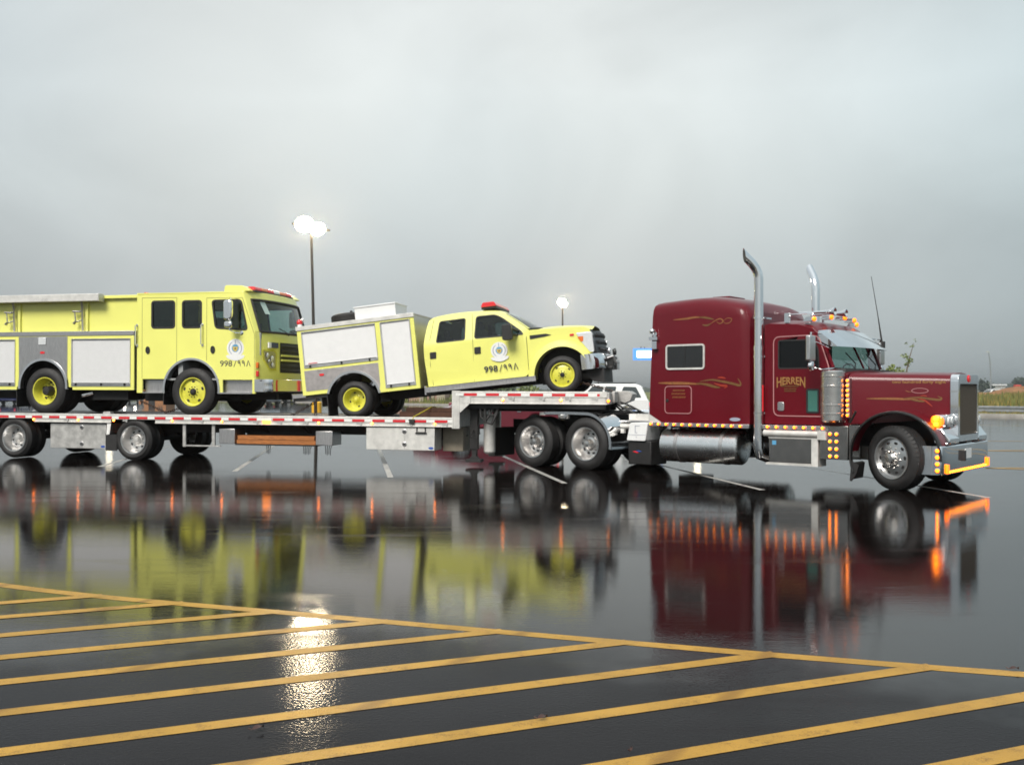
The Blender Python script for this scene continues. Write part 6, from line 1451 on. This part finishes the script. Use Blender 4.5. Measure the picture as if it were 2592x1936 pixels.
# trees
def crown(F, c, r, n, size, m, seed, flat=.75, name='crown'):
    rr = random.Random(seed); mb = MB(); cl = [(rr.gauss(0, .5) * r, rr.gauss(0, .5) * r, rr.gauss(0, .42) * r * flat) for _ in range(max(5, n // 60))]
    for _ in range(n):
        k = rr.choice(cl); p = [c[i] + k[i] + rr.gauss(0, .20) * r for i in range(3)]
        a, b_, s = rr.uniform(0, 6.3), rr.uniform(-1, 1), size * rr.uniform(.6, 1.4)
        u = Vector((math.cos(a), math.sin(a), b_ * .6)).normalized() * s; v = Vector((-math.sin(a) * .6, math.cos(a) * .6, .8 * (1 if b_ > 0 else -1))).normalized() * s * .7
        P = Vector(p); mb.add([P - u, P + v, P + u, P - v], [(0, 1, 2, 3)])
    o = F.part(name, mb, m, smooth=0)
    if name == 'leaf_clump': o['kind'] = 'stuff'
    return o
q = px(2291, 0, 68)
F = Frame('sapling', 'thin leaning sapling with one leafy clump behind the maroon bonnet', 'tree', Matrix.Translation((q[0], q[1], .1)))
tr = [(0, 0, 0), (.02, 0, 1.5), (.12, 0, 2.9), (.35, 0, 3.9), (.62, 0, 4.8)]
F.part('trunk', MB().tube(tr, [.09, .075, .055, .035, .012], 6).tube([(.02, 0, 1.5), (-.3, .05, 2.2), (-.75, .1, 3.0)], [.045, .03, .01], 5).tube([(.1, 0, 2.7), (.25, .2, 3.3)], [.025, .01], 5).tube([(.0, 0, 1.2), (-.5, .1, 1.7), (-1.1, .1, 2.1)], [.03, .02, .008], 5), m_bark)
crown(F, (-.52, .05, 2.45), .72, 620, .085, m_green2, 11, 1.1, 'leaf_clump'); crown(F, (-.85, .05, 3.05), .34, 130, .075, m_green2, 12, .8, 'leaf_clump')
crown(F, (.28, 0, 3.6), .42, 150, .075, m_green2, 13, 2.2, 'leaf_clump'); crown(F, (.52, 0, 4.6), .28, 30, .06, m_green2, 15, 1.5, 'leaf_clump'); crown(F, (.03, 0, 2.2), .3, 60, .06, m_green2, 14, 2.4, 'leaf_clump')
def tree(label, x, D, h, r, n, m=m_green, seed=1, size=.3, group='trees beyond the car park'):
    q = px(x, 0, D); F = Frame('leafy_tree', label, 'tree', Matrix.Translation((q[0], q[1], 0)), (0, 0, 0), group)
    F.part('trunk', MB().tube([(0, 0, -.1), (.05, 0, h * .35), (0, .1, h * .7)], [.16, .12, .05], 6).tube([(.04, 0, h * .35), (r * .5, .2, h * .65)], [.07, .02], 5).tube([(.04, 0, h * .4), (-r * .5, -.2, h * .7)], [.07, .02], 5), m_bark)
    crown(F, (0, 0, h * .62), r, n, size, m, seed, .9); return F
tree('green tree right of the pink brick building behind the trailer step', 1138, 150, 5.0, 1.7, 500, m_green, 21)
tree('broad dark green tree under the rescue truck running board', 1255, 210, 3.3, 2.4, 500, m_green, 22, .34)
tree('second dark green tree just right of it, under the rescue truck door', 1283, 220, 2.9, 1.9, 400, m_green, 26, .34)
tree('small bright green bush crown under the rescue truck front wheel arch', 1330, 190, 2.5, 1.7, 400, m_green2, 23, .28)
tree('dark tree seen between the fire engine front wheels', 560, 200, 2.4, 1.6, 300, m_green2, 24)
tree('dark green bush standing just right of the radiator grille', 2486, 330, 4.6, 2.6, 600, m_dkgrn, 25, .5)
tree('tall dark tree at the right edge of the horizon', 2590, 420, 7.5, 4.5, 700, m_dkgrn, 27, .7)
# far wood
r = random.Random(9); mb = MB()
for _ in range(9000):
    t = r.uniform(-420, 900); y = 700 + r.uniform(-20, 20); hh = 5.0 + 1.6 * math.sin(t * .021) + 1.1 * math.sin(t * .083 + 1) + .8 * math.sin(t * .21)
    hh *= .45 if -60 < t * 1. < 110 else 1.; z = r.uniform(0, 1) ** .7 * hh; s = r.uniform(.5, 1.3); a = r.uniform(0, 3.14)
    mb.add([(t - s, y, z), (t + s * math.cos(a) * .3, y + s * .5, z + s), (t + s, y, z + s * .2), (t, y - s * .3, z - s)], [(0, 1, 2, 3)])
o = obj('far_wood', mb.mesh('far_wood', m_dkgrn, 0)); o['kind'] = 'stuff'; o['label'] = 'dark far wood along the horizon'
# slim mast on the horizon
q = px(2508, 0, 300)
F = Frame('light_mast', 'slim grey light mast with a small head on the far right horizon', 'mast', Matrix.Translation((q[0], q[1], 0)))
F.part('pole', MB().tube([(0, 0, 0), (-.05, 0, 7), (-.25, 0, 11), (-.75, 0, 13.6)], [.26, .22, .2, .14], 8), m_galv)
F.part('head', MB().box(-1.4, -.5, -.2, .2, 13.5, 13.8), m_rail, bevel=.05)
# debris on the asphalt
def leaf(label, x, y, s, rz, m):
    b = MB(); n = 7; vs = []
    for k in range(n): t = k / (n - 1); w = math.sin(math.pi * t) ** .7 * .3 * s; vs += [(s * (t - .5), w, .012 * math.sin(3 * t) + .006), (s * (t - .5), 0, .02 * t * (1 - t) * 2 + .004), (s * (t - .5), -w, .016 * t + .005)]
    b.add(vs, [q for k in range(n - 1) for q in ((3 * k, 3 * k + 1, 3 * k + 4, 3 * k + 3), (3 * k + 1, 3 * k + 2, 3 * k + 5, 3 * k + 4))]); b.tube([(-s * .5, 0, .005), (-s * .75, .01, .012)], .003, 4)
    o = obj('dead_leaf', b.mesh('dead_leaf', m), None, (x, y, .010), (0, 0, rz)); tag(o, label, 'leaf', 'bits of leaf on the wet asphalt')
m_leaf = mat('dead_leaf_brown', (.05, .018, .012), .5, var=.3)
leaf('dark curled leaf lying between two yellow lines at lower left of centre', -1.135, 4.31, .055, R(35), m_leaf)
leaf('small dark twig leaf on a yellow hatch line near the middle', .14, 4.45, .05, R(20), m_leaf)
leaf('tiny dark scrap on a yellow hatch line at the bottom of the picture', .50, 4.05, .02, R(70), m_leaf)
leaf('thin dark scrap on the yellow border line at the right edge', 2.72, 5.23, .05, R(-10), m_leaf)

# ================================================================== added haze for the lamp glow: one closed box of even scatter
hz = bpy.data.materials.new('lamp_glow_haze'); hz.use_nodes = True; t = hz.node_tree; t.nodes.clear()
pv = nd(t, 'ShaderNodeVolumePrincipled'); pv.inputs['Color'].default_value = (.93, .95, .96, 1); pv.inputs['Density'].default_value = .0009; pv.inputs['Anisotropy'].default_value = .9
o_ = nd(t, 'ShaderNodeOutputMaterial'); t.links.new(pv.outputs[0], o_.inputs['Volume'])
o = obj('haze', MB().box(-4010, 4010, -210, 4010, -1.1, 17).mesh('haze', hz, 0)); o['kind'] = 'stuff'; o['label'] = 'thin haze added over the whole lot to give lamps their glow'
